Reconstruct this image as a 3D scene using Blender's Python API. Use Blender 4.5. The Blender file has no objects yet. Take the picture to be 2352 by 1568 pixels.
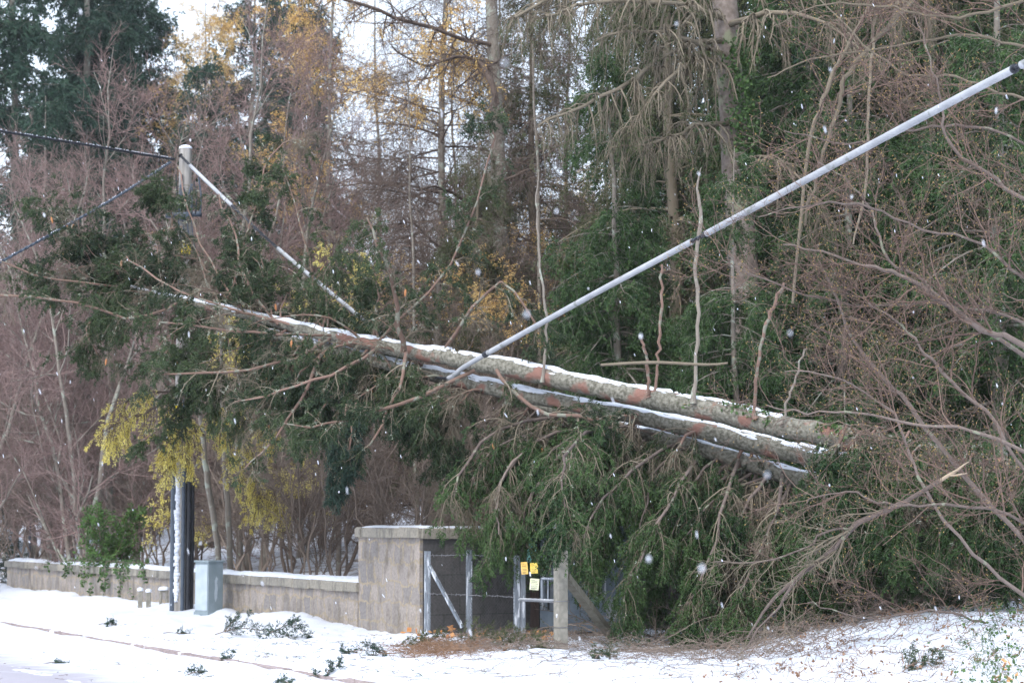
import bpy, math, random
import numpy as np
from mathutils import Vector

# ------------------------------------------------------------------ camera, sky, light
C = bpy.context.scene
col = C.collection
F = 5094.0                       # focal length in pixels of a 2352 px wide picture
CAMH = 1.75
PITCH = math.atan(406.0 / F)
cam_d = bpy.data.cameras.new('camera')
cam_d.sensor_width = 36.0
cam_d.lens = F / 2352.0 * 36.0
cam_d.clip_start = 0.2
cam_d.clip_end = 3000.0
cam_d.dof.use_dof = True
cam_d.dof.focus_distance = 27.0
cam_d.dof.aperture_fstop = 2.8
cam = bpy.data.objects.new('camera', cam_d)
col.objects.link(cam)
cam.location = (0, 0, CAMH)
cam.rotation_euler = (math.pi / 2 + PITCH, 0, 0)
C.camera = cam

SUN_EL, SUN_AZ = math.radians(48), math.radians(205)
w = bpy.data.worlds.new('World'); C.world = w; w.use_nodes = True
nt = w.node_tree; nt.nodes.clear()
sky = nt.nodes.new('ShaderNodeTexSky'); sky.sky_type = 'NISHITA'; sky.sun_disc = False
sky.sun_elevation = SUN_EL; sky.sun_rotation = SUN_AZ; sky.air_density = 1.0; sky.dust_density = 3.0
hs = nt.nodes.new('ShaderNodeHueSaturation'); hs.inputs['Saturation'].default_value = 0.75
bg = nt.nodes.new('ShaderNodeBackground'); bg.inputs['Strength'].default_value = 0.15
wo = nt.nodes.new('ShaderNodeOutputWorld')
cl = nt.nodes.new('ShaderNodeMix'); cl.data_type = 'RGBA'; cl.inputs['Factor'].default_value = .55; cl.inputs['B'].default_value = (6.6, 7.4, 8.6, 1)   # even snow cloud
nt.links.new(sky.outputs[0], hs.inputs['Color']); nt.links.new(hs.outputs[0], cl.inputs['A']); nt.links.new(cl.outputs['Result'], bg.inputs[0]); nt.links.new(bg.outputs[0], wo.inputs[0])
sd = bpy.data.lights.new('sun', 'SUN'); sd.energy = 0.9; sd.angle = math.radians(25); sd.color = (1, .99, .97)
so = bpy.data.objects.new('sun', sd); col.objects.link(so)
so.rotation_euler = Vector((math.sin(SUN_AZ) * math.cos(SUN_EL), math.cos(SUN_AZ) * math.cos(SUN_EL), math.sin(SUN_EL))).to_track_quat('Z', 'Y').to_euler()
C.view_settings.view_transform = 'Standard'; C.view_settings.look = 'None'
C.view_settings.gamma = 1.0; C.view_settings.exposure = 1.12
C.cycles.max_bounces = 5; C.cycles.diffuse_bounces = 3; C.cycles.glossy_bounces = 1
C.cycles.transmission_bounces = 2; C.cycles.transparent_max_bounces = 4
C.cycles.use_adaptive_sampling = True; C.cycles.adaptive_threshold = 0.02

rng = np.random.default_rng(7)
rnd = random.Random(5)

# ------------------------------------------------------------------ helpers
def at(x, y, d):
    u = (x - 1176.0) / F; v = (784.0 - y) / F
    Y = math.cos(PITCH) - v * math.sin(PITCH); Z = math.sin(PITCH) + v * math.cos(PITCH)
    s = d / Y
    return np.array([u * s, d, CAMH + Z * s])

def unit(v):
    return v / np.maximum(np.linalg.norm(v, axis=-1, keepdims=True), 1e-9)

def _h(ix, iy, s):
    n = np.sin(ix * 127.1 + iy * 311.7 + s * 74.7) * 43758.5453
    return n - np.floor(n)

def noise(x, y, s=0):
    x = np.asarray(x, float); y = np.asarray(y, float)
    ix = np.floor(x); iy = np.floor(y); fx = x - ix; fy = y - iy
    fx = fx * fx * (3 - 2 * fx); fy = fy * fy * (3 - 2 * fy)
    return (_h(ix, iy, s) * (1 - fx) + _h(ix + 1, iy, s) * fx) * (1 - fy) + (_h(ix, iy + 1, s) * (1 - fx) + _h(ix + 1, iy + 1, s) * fx) * fy

# road frame: kerb through KB running along RD, NR points from the road to the wall
KB = np.array([-0.95, 23.6]); RD = np.array([-0.456, 0.890]); NR = np.array([0.890, 0.456])
WC = np.array([-1.39, 33.6]); WD = np.array([-0.472, 0.883]); WN = np.array([0.883, 0.472])

def sstep(a, b, x):
    t = np.clip((x - a) / (b - a), 0, 1); return t * t * (3 - 2 * t)

def ground_z(x, y):
    x = np.asarray(x, float); y = np.asarray(y, float)
    off = (x - KB[0]) * NR[0] + (y - KB[1]) * NR[1]
    al = (x - KB[0]) * RD[0] + (y - KB[1]) * RD[1]
    woff = (x - WC[0]) * WN[0] + (y - WC[1]) * WN[1]
    z = 0.12 * (noise(x * .8, y * .5, 1) - .5) + 0.06 * (noise(x * 2.7, y * 2.1, 2) - .5) + .05 * (noise(x * 6, y * 5, 3) - .5) - .05 * sstep(.72, .85, noise(x * 3.1 + 4, y * 1.9, 6))
    z = z * sstep(.1, 1.0, off) + (0.03 * (noise(al * .8, off * 4, 4) - .5) + .02 * (noise(x * 6, y * 4, 7) - .5) + .05 * np.exp(-((off + .5) / .25) ** 2) * noise(al * 1.7, 0, 8)) * (1 - sstep(.1, 1.0, off))
    z = z + 0.0 - .13 * (1 - sstep(-.03, .03, off))                         # road lies below the kerb
    z = z + .06 * np.exp(-((off + .45) / .35) ** 2) * (.4 + noise(al * 1.3, 0, 5))  # ploughed ridge
    z = z + .12 * np.exp(-((woff + .1) / .5) ** 2) * sstep(-2.6, -3.6, x)                       # drift on the wall
    z = z + .55 * sstep(2.4, 6.0, x) * sstep(20.5, 27, y) * (1 - sstep(36, 50, y))
    beh = sstep(.6, 14, woff) * sstep(36, 48, y)
    z = z + beh * 1.1 + .3 * sstep(8, 60, woff) * sstep(40, 60, y) + sstep(70, 160, y) * 6
    return z

def gz(x, y): return float(ground_z(x, y))

class Acc:
    def __init__(s): s.v = []; s.f4 = []; s.f3 = []; s.a = []; s.n = 0; s.extra = []
    def add(s, v, f4=None, f3=None, a=None):
        v = np.asarray(v, float).reshape(-1, 3)
        s.v.append(v)
        if f4 is not None and len(f4): s.f4.append(np.asarray(f4).reshape(-1, 4) + s.n)
        if f3 is not None and len(f3): s.f3.append(np.asarray(f3).reshape(-1, 3) + s.n)
        s.a.append(np.full(len(v), .5) if a is None else np.asarray(a, float).reshape(-1))
        s.n += len(v)
        return s
    def build(s, name, mat, parent=None, smooth=True):
        me = bpy.data.meshes.new(name)
        V = np.concatenate(s.v).astype(np.float32)
        f4 = np.concatenate(s.f4) if s.f4 else np.zeros((0, 4), int)
        f3 = np.concatenate(s.f3) if s.f3 else np.zeros((0, 3), int)
        if parent is not None and isinstance(parent, bpy.types.Object):
            V = V - np.array(parent.get('_o', (0, 0, 0)), np.float32)
        me.vertices.add(len(V)); me.vertices.foreach_set('co', V.ravel())
        nl = f4.size + f3.size
        me.loops.add(nl); me.loops.foreach_set('vertex_index', np.concatenate([f4.ravel(), f3.ravel()]).astype(np.int32))
        np_ = len(f4) + len(f3)
        me.polygons.add(np_)
        tot = np.concatenate([np.full(len(f4), 4), np.full(len(f3), 3)]).astype(np.int32)
        me.polygons.foreach_set('loop_start', np.concatenate([[0], np.cumsum(tot)[:-1]]).astype(np.int32))
        me.polygons.foreach_set('loop_total', tot)
        me.polygons.foreach_set('use_smooth', np.full(np_, smooth))
        at_ = me.attributes.new('v', 'FLOAT', 'POINT'); at_.data.foreach_set('value', np.concatenate(s.a).astype(np.float32))
        me.update(calc_edges=True)
        me.materials.append(mat)
        o = bpy.data.objects.new(name, me); col.objects.link(o)
        if parent is not None: o.parent = parent
        return o

def tubes(acc, P, R, sides=3, V=None, cap=False):
    P = np.asarray(P, float); R = np.asarray(R, float)
    if P.ndim == 2: P = P[None]; R = R[None]
    N, K = P.shape[:2]
    if N == 0: return acc
    T = unit(np.gradient(P, axis=1))
    ref = unit(rng.normal(size=(N, 1, 3))); ref = np.broadcast_to(ref, P.shape)
    if sides > 4: ref = np.broadcast_to(unit(np.array([.31, .83, .47])), P.shape)
    U = unit(np.cross(T, ref)); W = np.cross(T, U)
    a = np.arange(sides) / sides * 2 * math.pi
    ring = P[:, :, None] + R[:, :, None, None] * (np.cos(a)[None, None, :, None] * U[:, :, None] + np.sin(a)[None, None, :, None] * W[:, :, None])
    base = (np.arange(N) * K * sides)[:, None, None] + (np.arange(K - 1) * sides)[None, :, None]
    j = np.arange(sides); j2 = (j + 1) % sides
    f = np.stack([base + j, base + j2, base + sides + j2, base + sides + j], -1).reshape(-1, 4)
    vv = np.full(N, .5) if V is None else V
    acc.add(ring.reshape(-1, 3), f, None, np.repeat(vv, K * sides))
    if cap:
        for i in range(N):
            for k in (0, K - 1):
                c = P[i, k]
                rr = ring[i, k]
                vs = np.concatenate([rr, c[None]]); fs = [(m, (m + 1) % sides, sides) for m in range(sides)]
                acc.add(vs, None, fs, np.full(sides + 1, vv[i]))
    return acc

def smoothline(pts, n):
    pts = np.asarray(pts, float); m = len(pts)
    t = np.linspace(0, m - 1, n); i = np.clip(np.floor(t).astype(int), 0, m - 2); f = (t - i)[:, None]
    p0 = pts[np.maximum(i - 1, 0)]; p1 = pts[i]; p2 = pts[i + 1]; p3 = pts[np.minimum(i + 2, m - 1)]
    return .5 * ((2 * p1) + (-p0 + p2) * f + (2 * p0 - 5 * p1 + 4 * p2 - p3) * f ** 2 + (-p0 + 3 * p1 - 3 * p2 + p3) * f ** 3)

def vline(pts, n, jit=0.0):
    """polyline given as (px, py, depth, radius in px) -> points, radii in metres"""
    P = smoothline([at(x, y, d) for x, y, d, r in pts], n)
    R = smoothline([[r * d / F] for x, y, d, r in pts], n)[:, 0]
    if jit: P = P + rng.normal(size=P.shape) * jit
    return P, np.maximum(R, .002)

def grow(P, R, n, t0, t1, ln, ang, K=5, droop=(0, 0, 0), wig=.12, rr=.5, rmin=.002, rtip=.35, shrink=.5, flat=0.0, bylen=True, pbias=(0, 0, 0), sp=.25):
    """n children sprouting from the polylines P (N,K,3)"""
    N, Kp = P.shape[:2]
    if bylen:
        L = np.linalg.norm(np.diff(P, axis=1), axis=2).sum(1); idx = rng.choice(N, n, p=L / L.sum())
    else: idx = rng.integers(N, size=n)
    t = rng.uniform(t0, t1, n); s = t * (Kp - 1); i = np.clip(np.floor(s).astype(int), 0, Kp - 2); f = (s - i)[:, None]
    st = P[idx, i] * (1 - f) + P[idx, i + 1] * f
    T = unit(P[idx, i + 1] - P[idx, i])
    r0 = R[idx, i] * (1 - f[:, 0]) + R[idx, i + 1] * f[:, 0]
    q = rng.normal(size=(n, 3)) + np.array(pbias); q[:, 2] *= (1 - flat)
    q = unit(q - T * (q * T).sum(1, keepdims=True))
    a = ang * (1 + rng.uniform(-sp, sp, n))[:, None]
    D = np.cos(a) * T + np.sin(a) * q
    LL = ln * rng.uniform(.55, 1.25, n) * (1 - shrink * t)
    out = np.zeros((n, K, 3)); out[:, 0] = st
    dv = np.array(droop)[None] / (K - 1)
    for k in range(1, K):
        D = unit(D + dv + wig * rng.normal(size=(n, 3)))
        out[:, k] = out[:, k - 1] + D * (LL / (K - 1))[:, None]
    rb = np.maximum(r0 * rr, rmin)[:, None]; g = np.linspace(0, 1, K)[None]
    RR = rb * (1 - g) + np.maximum(rb * rtip, rmin * .6) * g
    return out, RR, t

def blades(acc, P, n, bl, bw, u0=.05, spread=.75, fwd=.7, V=None, grav=0.0, up=None):
    """needle blades along the shoots P (N,K,3): n thin triangles on each"""
    N, K = P.shape[:2]
    s = rng.uniform(u0, 1, (N, n)) * (K - 1); i = np.clip(np.floor(s).astype(int), 0, K - 2); f = (s - i)[..., None]
    r = np.arange(N)[:, None]
    b = P[r, i] * (1 - f) + P[r, i + 1] * f
    T = unit(P[r, i + 1] - P[r, i])
    q = rng.normal(size=b.shape); q = unit(q - T * (q * T).sum(-1, keepdims=True))
    d = unit(T * fwd + q * spread + np.array([0, 0, -grav]))
    sd_ = unit(np.cross(d, rng.normal(size=d.shape)))
    l = bl * rng.uniform(.6, 1.3, (N, n, 1)); ww = bw * rng.uniform(.7, 1.3, (N, n, 1))
    v0 = b - sd_ * ww * .5; v1 = b + sd_ * ww * .5; v2 = b + d * l + sd_ * ww * .12
    m = b + d * l * .55
    v0 = m - (m - v0); V4 = np.stack([b, m + sd_ * ww * .5, b + d * l, m - sd_ * ww * .5], 2)
    nq = N * n
    fq = np.arange(nq * 4).reshape(nq, 4)
    if V is None: V = rng.uniform(0, 1, N)
    va = np.clip(V[:, None] + rng.normal(size=(N, n)) * .12, 0, 1)
    acc.add(V4.reshape(-1, 3), fq, None, np.repeat(va.ravel(), 4))

def box(acc, c, s, rz=0.0, jit=0.0, bev=0.0):
    c = np.array(c, float); hx, hy, hz = np.array(s) / 2
    ca, sa = math.cos(rz), math.sin(rz)
    def tr(v):
        v = np.array(v, float)
        return np.stack([v[:, 0] * ca - v[:, 1] * sa, v[:, 0] * sa + v[:, 1] * ca, v[:, 2]], 1) + c
    if bev <= 0:
        v = [(x * hx, y * hy, z * hz) for x in (-1, 1) for y in (-1, 1) for z in (-1, 1)]
        f = [(0, 1, 3, 2), (4, 6, 7, 5), (0, 4, 5, 1), (2, 3, 7, 6), (0, 2, 6, 4), (1, 5, 7, 3)]
        acc.add(tr(v) + rng.normal(size=(8, 3)) * jit, f)
    else:
        b = bev
        ringp = [(-hx + b, -hy), (hx - b, -hy), (hx, -hy + b), (hx, hy - b), (hx - b, hy), (-hx + b, hy), (-hx, hy - b), (-hx, -hy + b)]
        ins = [(x * (1 - b / hx), y * (1 - b / hy)) for x, y in ringp]
        v = [(x, y, -hz) for x, y in ringp] + [(x, y, hz - b) for x, y in ringp] + [(x, y, hz) for x, y in ins]
        f = []
        for k in range(2):
            for j in range(8): f.append((k * 8 + j, k * 8 + (j + 1) % 8, k * 8 + 8 + (j + 1) % 8, k * 8 + 8 + j))
        f += [(16, 17, 22, 23), (17, 18, 21, 22), (18, 19, 20, 21), (7, 6, 1, 0), (6, 5, 2, 1), (5, 4, 3, 2)]
        acc.add(tr(v) + rng.normal(size=(24, 3)) * jit, f)
    return acc

# ------------------------------------------------------------------ materials
def mat(name, c1, c2=None, scale=8.0, rough=.8, bump=0.0, attr=True, c3=None, c3w=.5, c3s=3.0, met=0.0, spec=.3, stretch=(1, 1, 1), trans=0.0):
    m = bpy.data.materials.new(name); m.use_nodes = True; t = m.node_tree; b = t.nodes['Principled BSDF']
    b.inputs['Roughness'].default_value = rough; b.inputs['Metallic'].default_value = met
    b.inputs['Specular IOR Level'].default_value = spec
    tc = t.nodes.new('ShaderNodeTexCoord'); mp = t.nodes.new('ShaderNodeMapping'); mp.inputs['Scale'].default_value = stretch
    t.links.new(tc.outputs['Object'], mp.inputs[0])
    n = t.nodes.new('ShaderNodeTexNoise'); n.inputs['Scale'].default_value = scale; n.inputs['Detail'].default_value = 5
    t.links.new(mp.outputs[0], n.inputs['Vector'])
    mx = t.nodes.new('ShaderNodeMix'); mx.data_type = 'RGBA'
    mx.inputs['A'].default_value = (*c1, 1); mx.inputs['B'].default_value = (*(c2 or c1), 1)
    if attr:
        a = t.nodes.new('ShaderNodeAttribute'); a.attribute_name = 'v'
        ad = t.nodes.new('ShaderNodeMath'); ad.operation = 'ADD'; t.links.new(n.outputs['Fac'], ad.inputs[0]); t.links.new(a.outputs['Fac'], ad.inputs[1])
        sb = t.nodes.new('ShaderNodeMath'); sb.operation = 'SUBTRACT'; sb.inputs[1].default_value = .5; sb.use_clamp = True
        t.links.new(ad.outputs[0], sb.inputs[0]); fac = sb.outputs[0]
    else:
        mr = t.nodes.new('ShaderNodeMapRange'); mr.inputs['From Min'].default_value = .35; mr.inputs['From Max'].default_value = .65
        t.links.new(n.outputs['Fac'], mr.inputs['Value']); fac = mr.outputs[0]
    t.links.new(fac, mx.inputs['Factor']); out = mx.outputs['Result']
    if c3:
        n3 = t.nodes.new('ShaderNodeTexNoise'); n3.inputs['Scale'].default_value = c3s; n3.inputs['Detail'].default_value = 6; t.links.new(mp.outputs[0], n3.inputs['Vector'])
        r3 = t.nodes.new('ShaderNodeMapRange'); r3.inputs['From Min'].default_value = c3w; r3.inputs['From Max'].default_value = c3w + .06; t.links.new(n3.outputs['Fac'], r3.inputs['Value'])
        m3 = t.nodes.new('ShaderNodeMix'); m3.data_type = 'RGBA'; m3.inputs['B'].default_value = (*c3, 1)
        t.links.new(r3.outputs[0], m3.inputs['Factor']); t.links.new(out, m3.inputs['A']); out = m3.outputs['Result']
    t.links.new(out, b.inputs['Base Color'])
    if bump:
        bn = t.nodes.new('ShaderNodeBump'); bn.inputs['Strength'].default_value = bump; bn.inputs['Distance'].default_value = .02
        t.links.new(n.outputs['Fac'], bn.inputs['Height']); t.links.new(bn.outputs[0], b.inputs['Normal'])
    if trans:
        tl = t.nodes.new('ShaderNodeBsdfTranslucent'); t.links.new(out, tl.inputs['Color'])
        ms = t.nodes.new('ShaderNodeMixShader'); ms.inputs[0].default_value = trans
        t.links.new(b.outputs[0], ms.inputs[1]); t.links.new(tl.outputs[0], ms.inputs[2]); t.links.new(ms.outputs[0], t.nodes['Material Output'].inputs[0])
    return m

M = {}
M['snow'] = mat('snow', (.72, .75, .82), (.62, .66, .74), 9, .6, .3, attr=False)
M['spruce'] = mat('spruce_needles', (.020, .040, .020), (.066, .098, .040), 2.5, .6, trans=.2)
M['spruce_fresh'] = mat('fresh_spruce_needles', (.020, .052, .018), (.074, .130, .042), 2.0, .6, trans=.2)
M['spruce_blue'] = mat('dusty_green_needles', (.025, .052, .038), (.055, .092, .064), 2.5, .6, trans=.2)
M['olive'] = mat('olive_needles', (.048, .062, .026), (.105, .12, .055), 2.0, .7, trans=.2)
M['far_green'] = mat('far_needles', (.016, .042, .030), (.040, .080, .048), 1.0, .7, trans=.15)
M['orange'] = mat('larch_orange', (.60, .36, .12), (.82, .60, .24), 1.5, .7, trans=.3)
M['yellow'] = mat('larch_yellow', (.66, .54, .12), (.86, .78, .28), 1.5, .7, trans=.3)
M['bark'] = mat('grey_bark', (.15, .125, .105), (.26, .235, .20), 9, .9, .5, c3=(.30, .32, .27), c3w=.56, c3s=5)
M['redbark'] = mat('red_spruce_bark', (.13, .085, .065), (.24, .155, .125), 9, .9, .4, c3=(.20, .20, .16), c3w=.54, c3s=7)
M['log'] = mat('lichened_log_bark', (.095, .09, .07), (.25, .24, .20), 22, .9, 1.0, attr=False, c3=(.22, .12, .095), c3w=.57, c3s=2.2)
M['twig_brown'] = mat('brown_twigs', (.12, .092, .078), (.27, .215, .175), 3, .9)
M['twig_purple'] = mat('purple_twigs', (.13, .085, .078), (.33, .235, .215), 1, .9)
M['twig_grey'] = mat('lichened_twigs', (.11, .09, .065), (.23, .195, .145), 3, .9)
M['shrub_bark'] = mat('shrub_bark', (.095, .072, .064), (.20, .16, .14), 14, .85, .3, c3=(.22, .235, .17), c3w=.60, c3s=7)
M['shrub_twig'] = mat('shrub_twigs', (.085, .055, .045), (.215, .145, .115), 5, .8)
M['larch_twig'] = mat('larch_twigs', (.08, .06, .052), (.17, .125, .10), 2, .9)
M['cone'] = mat('cone', (.33, .13, .05), (.42, .2, .09), 30, .8)
M['lichen'] = mat('lichen', (.28, .31, .24), (.36, .38, .30), 20, .9)
M['ivy'] = mat('ivy', (.04, .085, .025), (.09, .16, .05), 6, .45, trans=.15)
M['bush'] = mat('laurel', (.045, .10, .025), (.10, .19, .045), 4, .5, trans=.2)
M['litter'] = mat('brown_litter', (.16, .085, .05), (.30, .19, .12), 6, .9)
M['bud'] = mat('buds', (.22, .14, .06), (.36, .25, .10), 6, .8)
M['leaf'] = mat('autumn_leaf', (.42, .16, .05), (.6, .33, .14), 12, .8)
M['grey_metal'] = mat('galvanised', (.15, .17, .20), (.25, .28, .32), 12, .5, .2, attr=False, met=.2, c3=(.60, .63, .68), c3w=.55, c3s=4, stretch=(5, 5, .7))
M['blue_metal'] = mat('bluegrey_paint', (.16, .20, .25), (.22, .27, .32), 6, .5, attr=False)
M['cab'] = mat('cabinet_paint', (.19, .24, .26), (.24, .29, .32), 5, .45, attr=False)
M['cab_light'] = mat('cabinet_pale_paint', (.36, .42, .47), (.44, .50, .55), 5, .5, attr=False)
M['black'] = mat('black_plastic', (.012, .014, .02), (.02, .022, .03), 6, .45, attr=False, spec=.5)
M['navy'] = mat('dark_conduit', (.045, .06, .085), (.06, .08, .11), 6, .45, attr=False, spec=.5)
M['sleeve'] = mat('grey_sleeve', (.29, .30, .32), (.40, .41, .43), 3, .5, .1, attr=False, spec=.4, c3=(.22, .23, .22), c3w=.60, c3s=5)
M['polewood'] = mat('pole_wood', (.20, .185, .165), (.36, .34, .32), 14, .85, .4, attr=False, stretch=(1, 1, .06))
M['concrete'] = mat('concrete', (.20, .19, .16), (.30, .28, .24), 12, .9, .4, attr=False)
M['yellow_sign'] = mat('yellow_plate', (.85, .62, .02), (.9, .68, .04), 4, .5, attr=False)
M['paper_yellow'] = mat('yellow_paper', (.80, .58, .10), (.84, .64, .16), 6, .7, attr=False)
M['paper_pale'] = mat('pale_paper', (.72, .74, .50), (.78, .80, .60), 6, .7, attr=False)
M['paper_orange'] = mat('amber_paper', (.80, .50, .12), (.84, .56, .18), 6, .7, attr=False)
M['ink'] = mat('ink', (.06, .06, .06), None, 6, .8, attr=False)
M['cyan'] = mat('turquoise_sheet', (.16, .50, .46), (.30, .62, .58), 9, .4, attr=False)
M['brownpanel'] = mat('dark_brown_boards', (.045, .03, .027), (.07, .05, .042), 9, .8, .3, attr=False, stretch=(8, 8, .5))
M['wire'] = mat('wire', (.22, .22, .23), (.30, .30, .32), 6, .6, attr=False, met=.4)
M['splint'] = mat('split_wood', (.30, .235, .17), (.42, .34, .25), 20, .8)

def stone_mat(name, c1, c2, joint, stain, sx=.62, sy=.30, ang=math.atan2(WD[1], WD[0]), mort=.008, warp=.0):
    m = bpy.data.materials.new(name); m.use_nodes = True; t = m.node_tree; b = t.nodes['Principled BSDF']; b.inputs['Roughness'].default_value = .9
    tc = t.nodes.new('ShaderNodeTexCoord'); mp = t.nodes.new('ShaderNodeMapping'); mp.inputs['Rotation'].default_value = (0, 0, -ang)
    t.links.new(tc.outputs['Object'], mp.inputs[0])
    sp = t.nodes.new('ShaderNodeSeparateXYZ'); t.links.new(mp.outputs[0], sp.inputs[0])
    cb = t.nodes.new('ShaderNodeCombineXYZ'); t.links.new(sp.outputs[0], cb.inputs[0]); t.links.new(sp.outputs[2], cb.inputs[1])
    br = t.nodes.new('ShaderNodeTexBrick'); br.inputs['Scale'].default_value = 1; br.inputs['Brick Width'].default_value = sx; br.inputs['Row Height'].default_value = sy
    br.inputs['Mortar Size'].default_value = mort; br.inputs['Mortar Smooth'].default_value = .5; br.inputs['Bias'].default_value = -.1; br.offset = .43
    br.inputs['Color1'].default_value = (*c1, 1); br.inputs['Color2'].default_value = (*c2, 1); br.inputs['Mortar'].default_value = (*joint, 1)
    wn = t.nodes.new('ShaderNodeTexNoise'); wn.inputs['Scale'].default_value = 3.2; wn.inputs['Detail'].default_value = 3; t.links.new(cb.outputs[0], wn.inputs['Vector'])
    ws = t.nodes.new('ShaderNodeVectorMath'); ws.operation = 'MULTIPLY_ADD'; ws.inputs[1].default_value = (warp, warp, 0); t.links.new(wn.outputs['Color'], ws.inputs[0]); t.links.new(cb.outputs[0], ws.inputs[2])
    t.links.new(ws.outputs[0], br.inputs['Vector'])
    n = t.nodes.new('ShaderNodeTexNoise'); n.inputs['Scale'].default_value = 2.6; n.inputs['Detail'].default_value = 8; n.inputs['Roughness'].default_value = .6
    mp2 = t.nodes.new('ShaderNodeMapping'); mp2.inputs['Scale'].default_value = (1.5, 1.5, .8); t.links.new(tc.outputs['Object'], mp2.inputs[0]); t.links.new(mp2.outputs[0], n.inputs['Vector'])
    r = t.nodes.new('ShaderNodeMapRange'); r.inputs['From Min'].default_value = .48; r.inputs['From Max'].default_value = .66; t.links.new(n.outputs['Fac'], r.inputs['Value'])
    mx = t.nodes.new('ShaderNodeMix'); mx.data_type = 'RGBA'; mx.inputs['B'].default_value = (*stain, 1)
    t.links.new(br.outputs['Color'], mx.inputs['A']); t.links.new(r.outputs[0], mx.inputs['Factor'])
    n2 = t.nodes.new('ShaderNodeTexNoise'); n2.inputs['Scale'].default_value = 25; n2.inputs['Detail'].default_value = 6; t.links.new(tc.outputs['Object'], n2.inputs['Vector'])
    m2 = t.nodes.new('ShaderNodeMix'); m2.data_type = 'RGBA'; m2.blend_type = 'MULTIPLY'; m2.inputs['Factor'].default_value = .55
    t.links.new(mx.outputs['Result'], m2.inputs['A']); rr = t.nodes.new('ShaderNodeMapRange'); rr.inputs['From Min'].default_value = .3; rr.inputs['From Max'].default_value = .7; rr.inputs['To Min'].default_value = .55; rr.inputs['To Max'].default_value = 1.15
    t.links.new(n2.outputs['Fac'], rr.inputs['Value']); t.links.new(rr.outputs[0], m2.inputs['B'])
    t.links.new(m2.outputs['Result'], b.inputs['Base Color'])
    bn = t.nodes.new('ShaderNodeBump'); bn.inputs['Strength'].default_value = .6; bn.inputs['Distance'].default_value = .02; t.links.new(n2.outputs['Fac'], bn.inputs['Height']); t.links.new(bn.outputs[0], b.inputs['Normal'])
    return m
M['stone'] = stone_mat('sandstone', (.33, .285, .25), (.20, .185, .18), (.33, .27, .19), (.17, .145, .12), .30, .31, mort=.022, warp=.34)
M['coping'] = stone_mat('coping_stone', (.28, .255, .21), (.21, .195, .17), (.10, .09, .08), (.13, .125, .105), .55, 3.0)
M['shadestone'] = stone_mat('shaded_stone', (.085, .08, .078), (.065, .062, .062), (.04, .04, .04), (.05, .05, .048), .62, .3, math.atan2(WN[1], WN[0]))  # deep shade of the return wall is put into this darker stone colour

def ground_mat():
    m = bpy.data.materials.new('snowy_ground'); m.use_nodes = True; t = m.node_tree; b = t.nodes['Principled BSDF']; b.inputs['Roughness'].default_value = .7
    a = t.nodes.new('ShaderNodeAttribute'); a.attribute_name = 'v'
    tc = t.nodes.new('ShaderNodeTexCoord'); n = t.nodes.new('ShaderNodeTexNoise'); n.inputs['Scale'].default_value = 3.2; n.inputs['Detail'].default_value = 9; n.inputs['Roughness'].default_value = .7
    t.links.new(tc.outputs['Object'], n.inputs['Vector'])
    ad = t.nodes.new('ShaderNodeMath'); ad.operation = 'ADD'; t.links.new(n.outputs['Fac'], ad.inputs[0]); t.links.new(a.outputs['Fac'], ad.inputs[1])
    r = t.nodes.new('ShaderNodeMapRange'); r.inputs['From Min'].default_value = .98; r.inputs['From Max'].default_value = 1.06; t.links.new(ad.outputs[0], r.inputs['Value'])
    n2 = t.nodes.new('ShaderNodeTexNoise'); n2.inputs['Scale'].default_value = 30; t.links.new(tc.outputs['Object'], n2.inputs['Vector'])
    br = t.nodes.new('ShaderNodeMix'); br.data_type = 'RGBA'; br.inputs['A'].default_value = (.10, .07, .05, 1); br.inputs['B'].default_value = (.24, .17, .12, 1); t.links.new(n2.outputs['Fac'], br.inputs['Factor'])
    mx = t.nodes.new('ShaderNodeMix'); mx.data_type = 'RGBA'; mx.inputs['A'].default_value = (.64, .67, .74, 1)
    t.links.new(r.outputs[0], mx.inputs['Factor']); t.links.new(br.outputs['Result'], mx.inputs['B']); t.links.new(mx.outputs['Result'], b.inputs['Base Color'])
    bn = t.nodes.new('ShaderNodeBump'); bn.inputs['Strength'].default_value = .5; bn.inputs['Distance'].default_value = .05; t.links.new(n.outputs['Fac'], bn.inputs['Height']); t.links.new(bn.outputs[0], b.inputs['Normal'])
    return m
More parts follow.
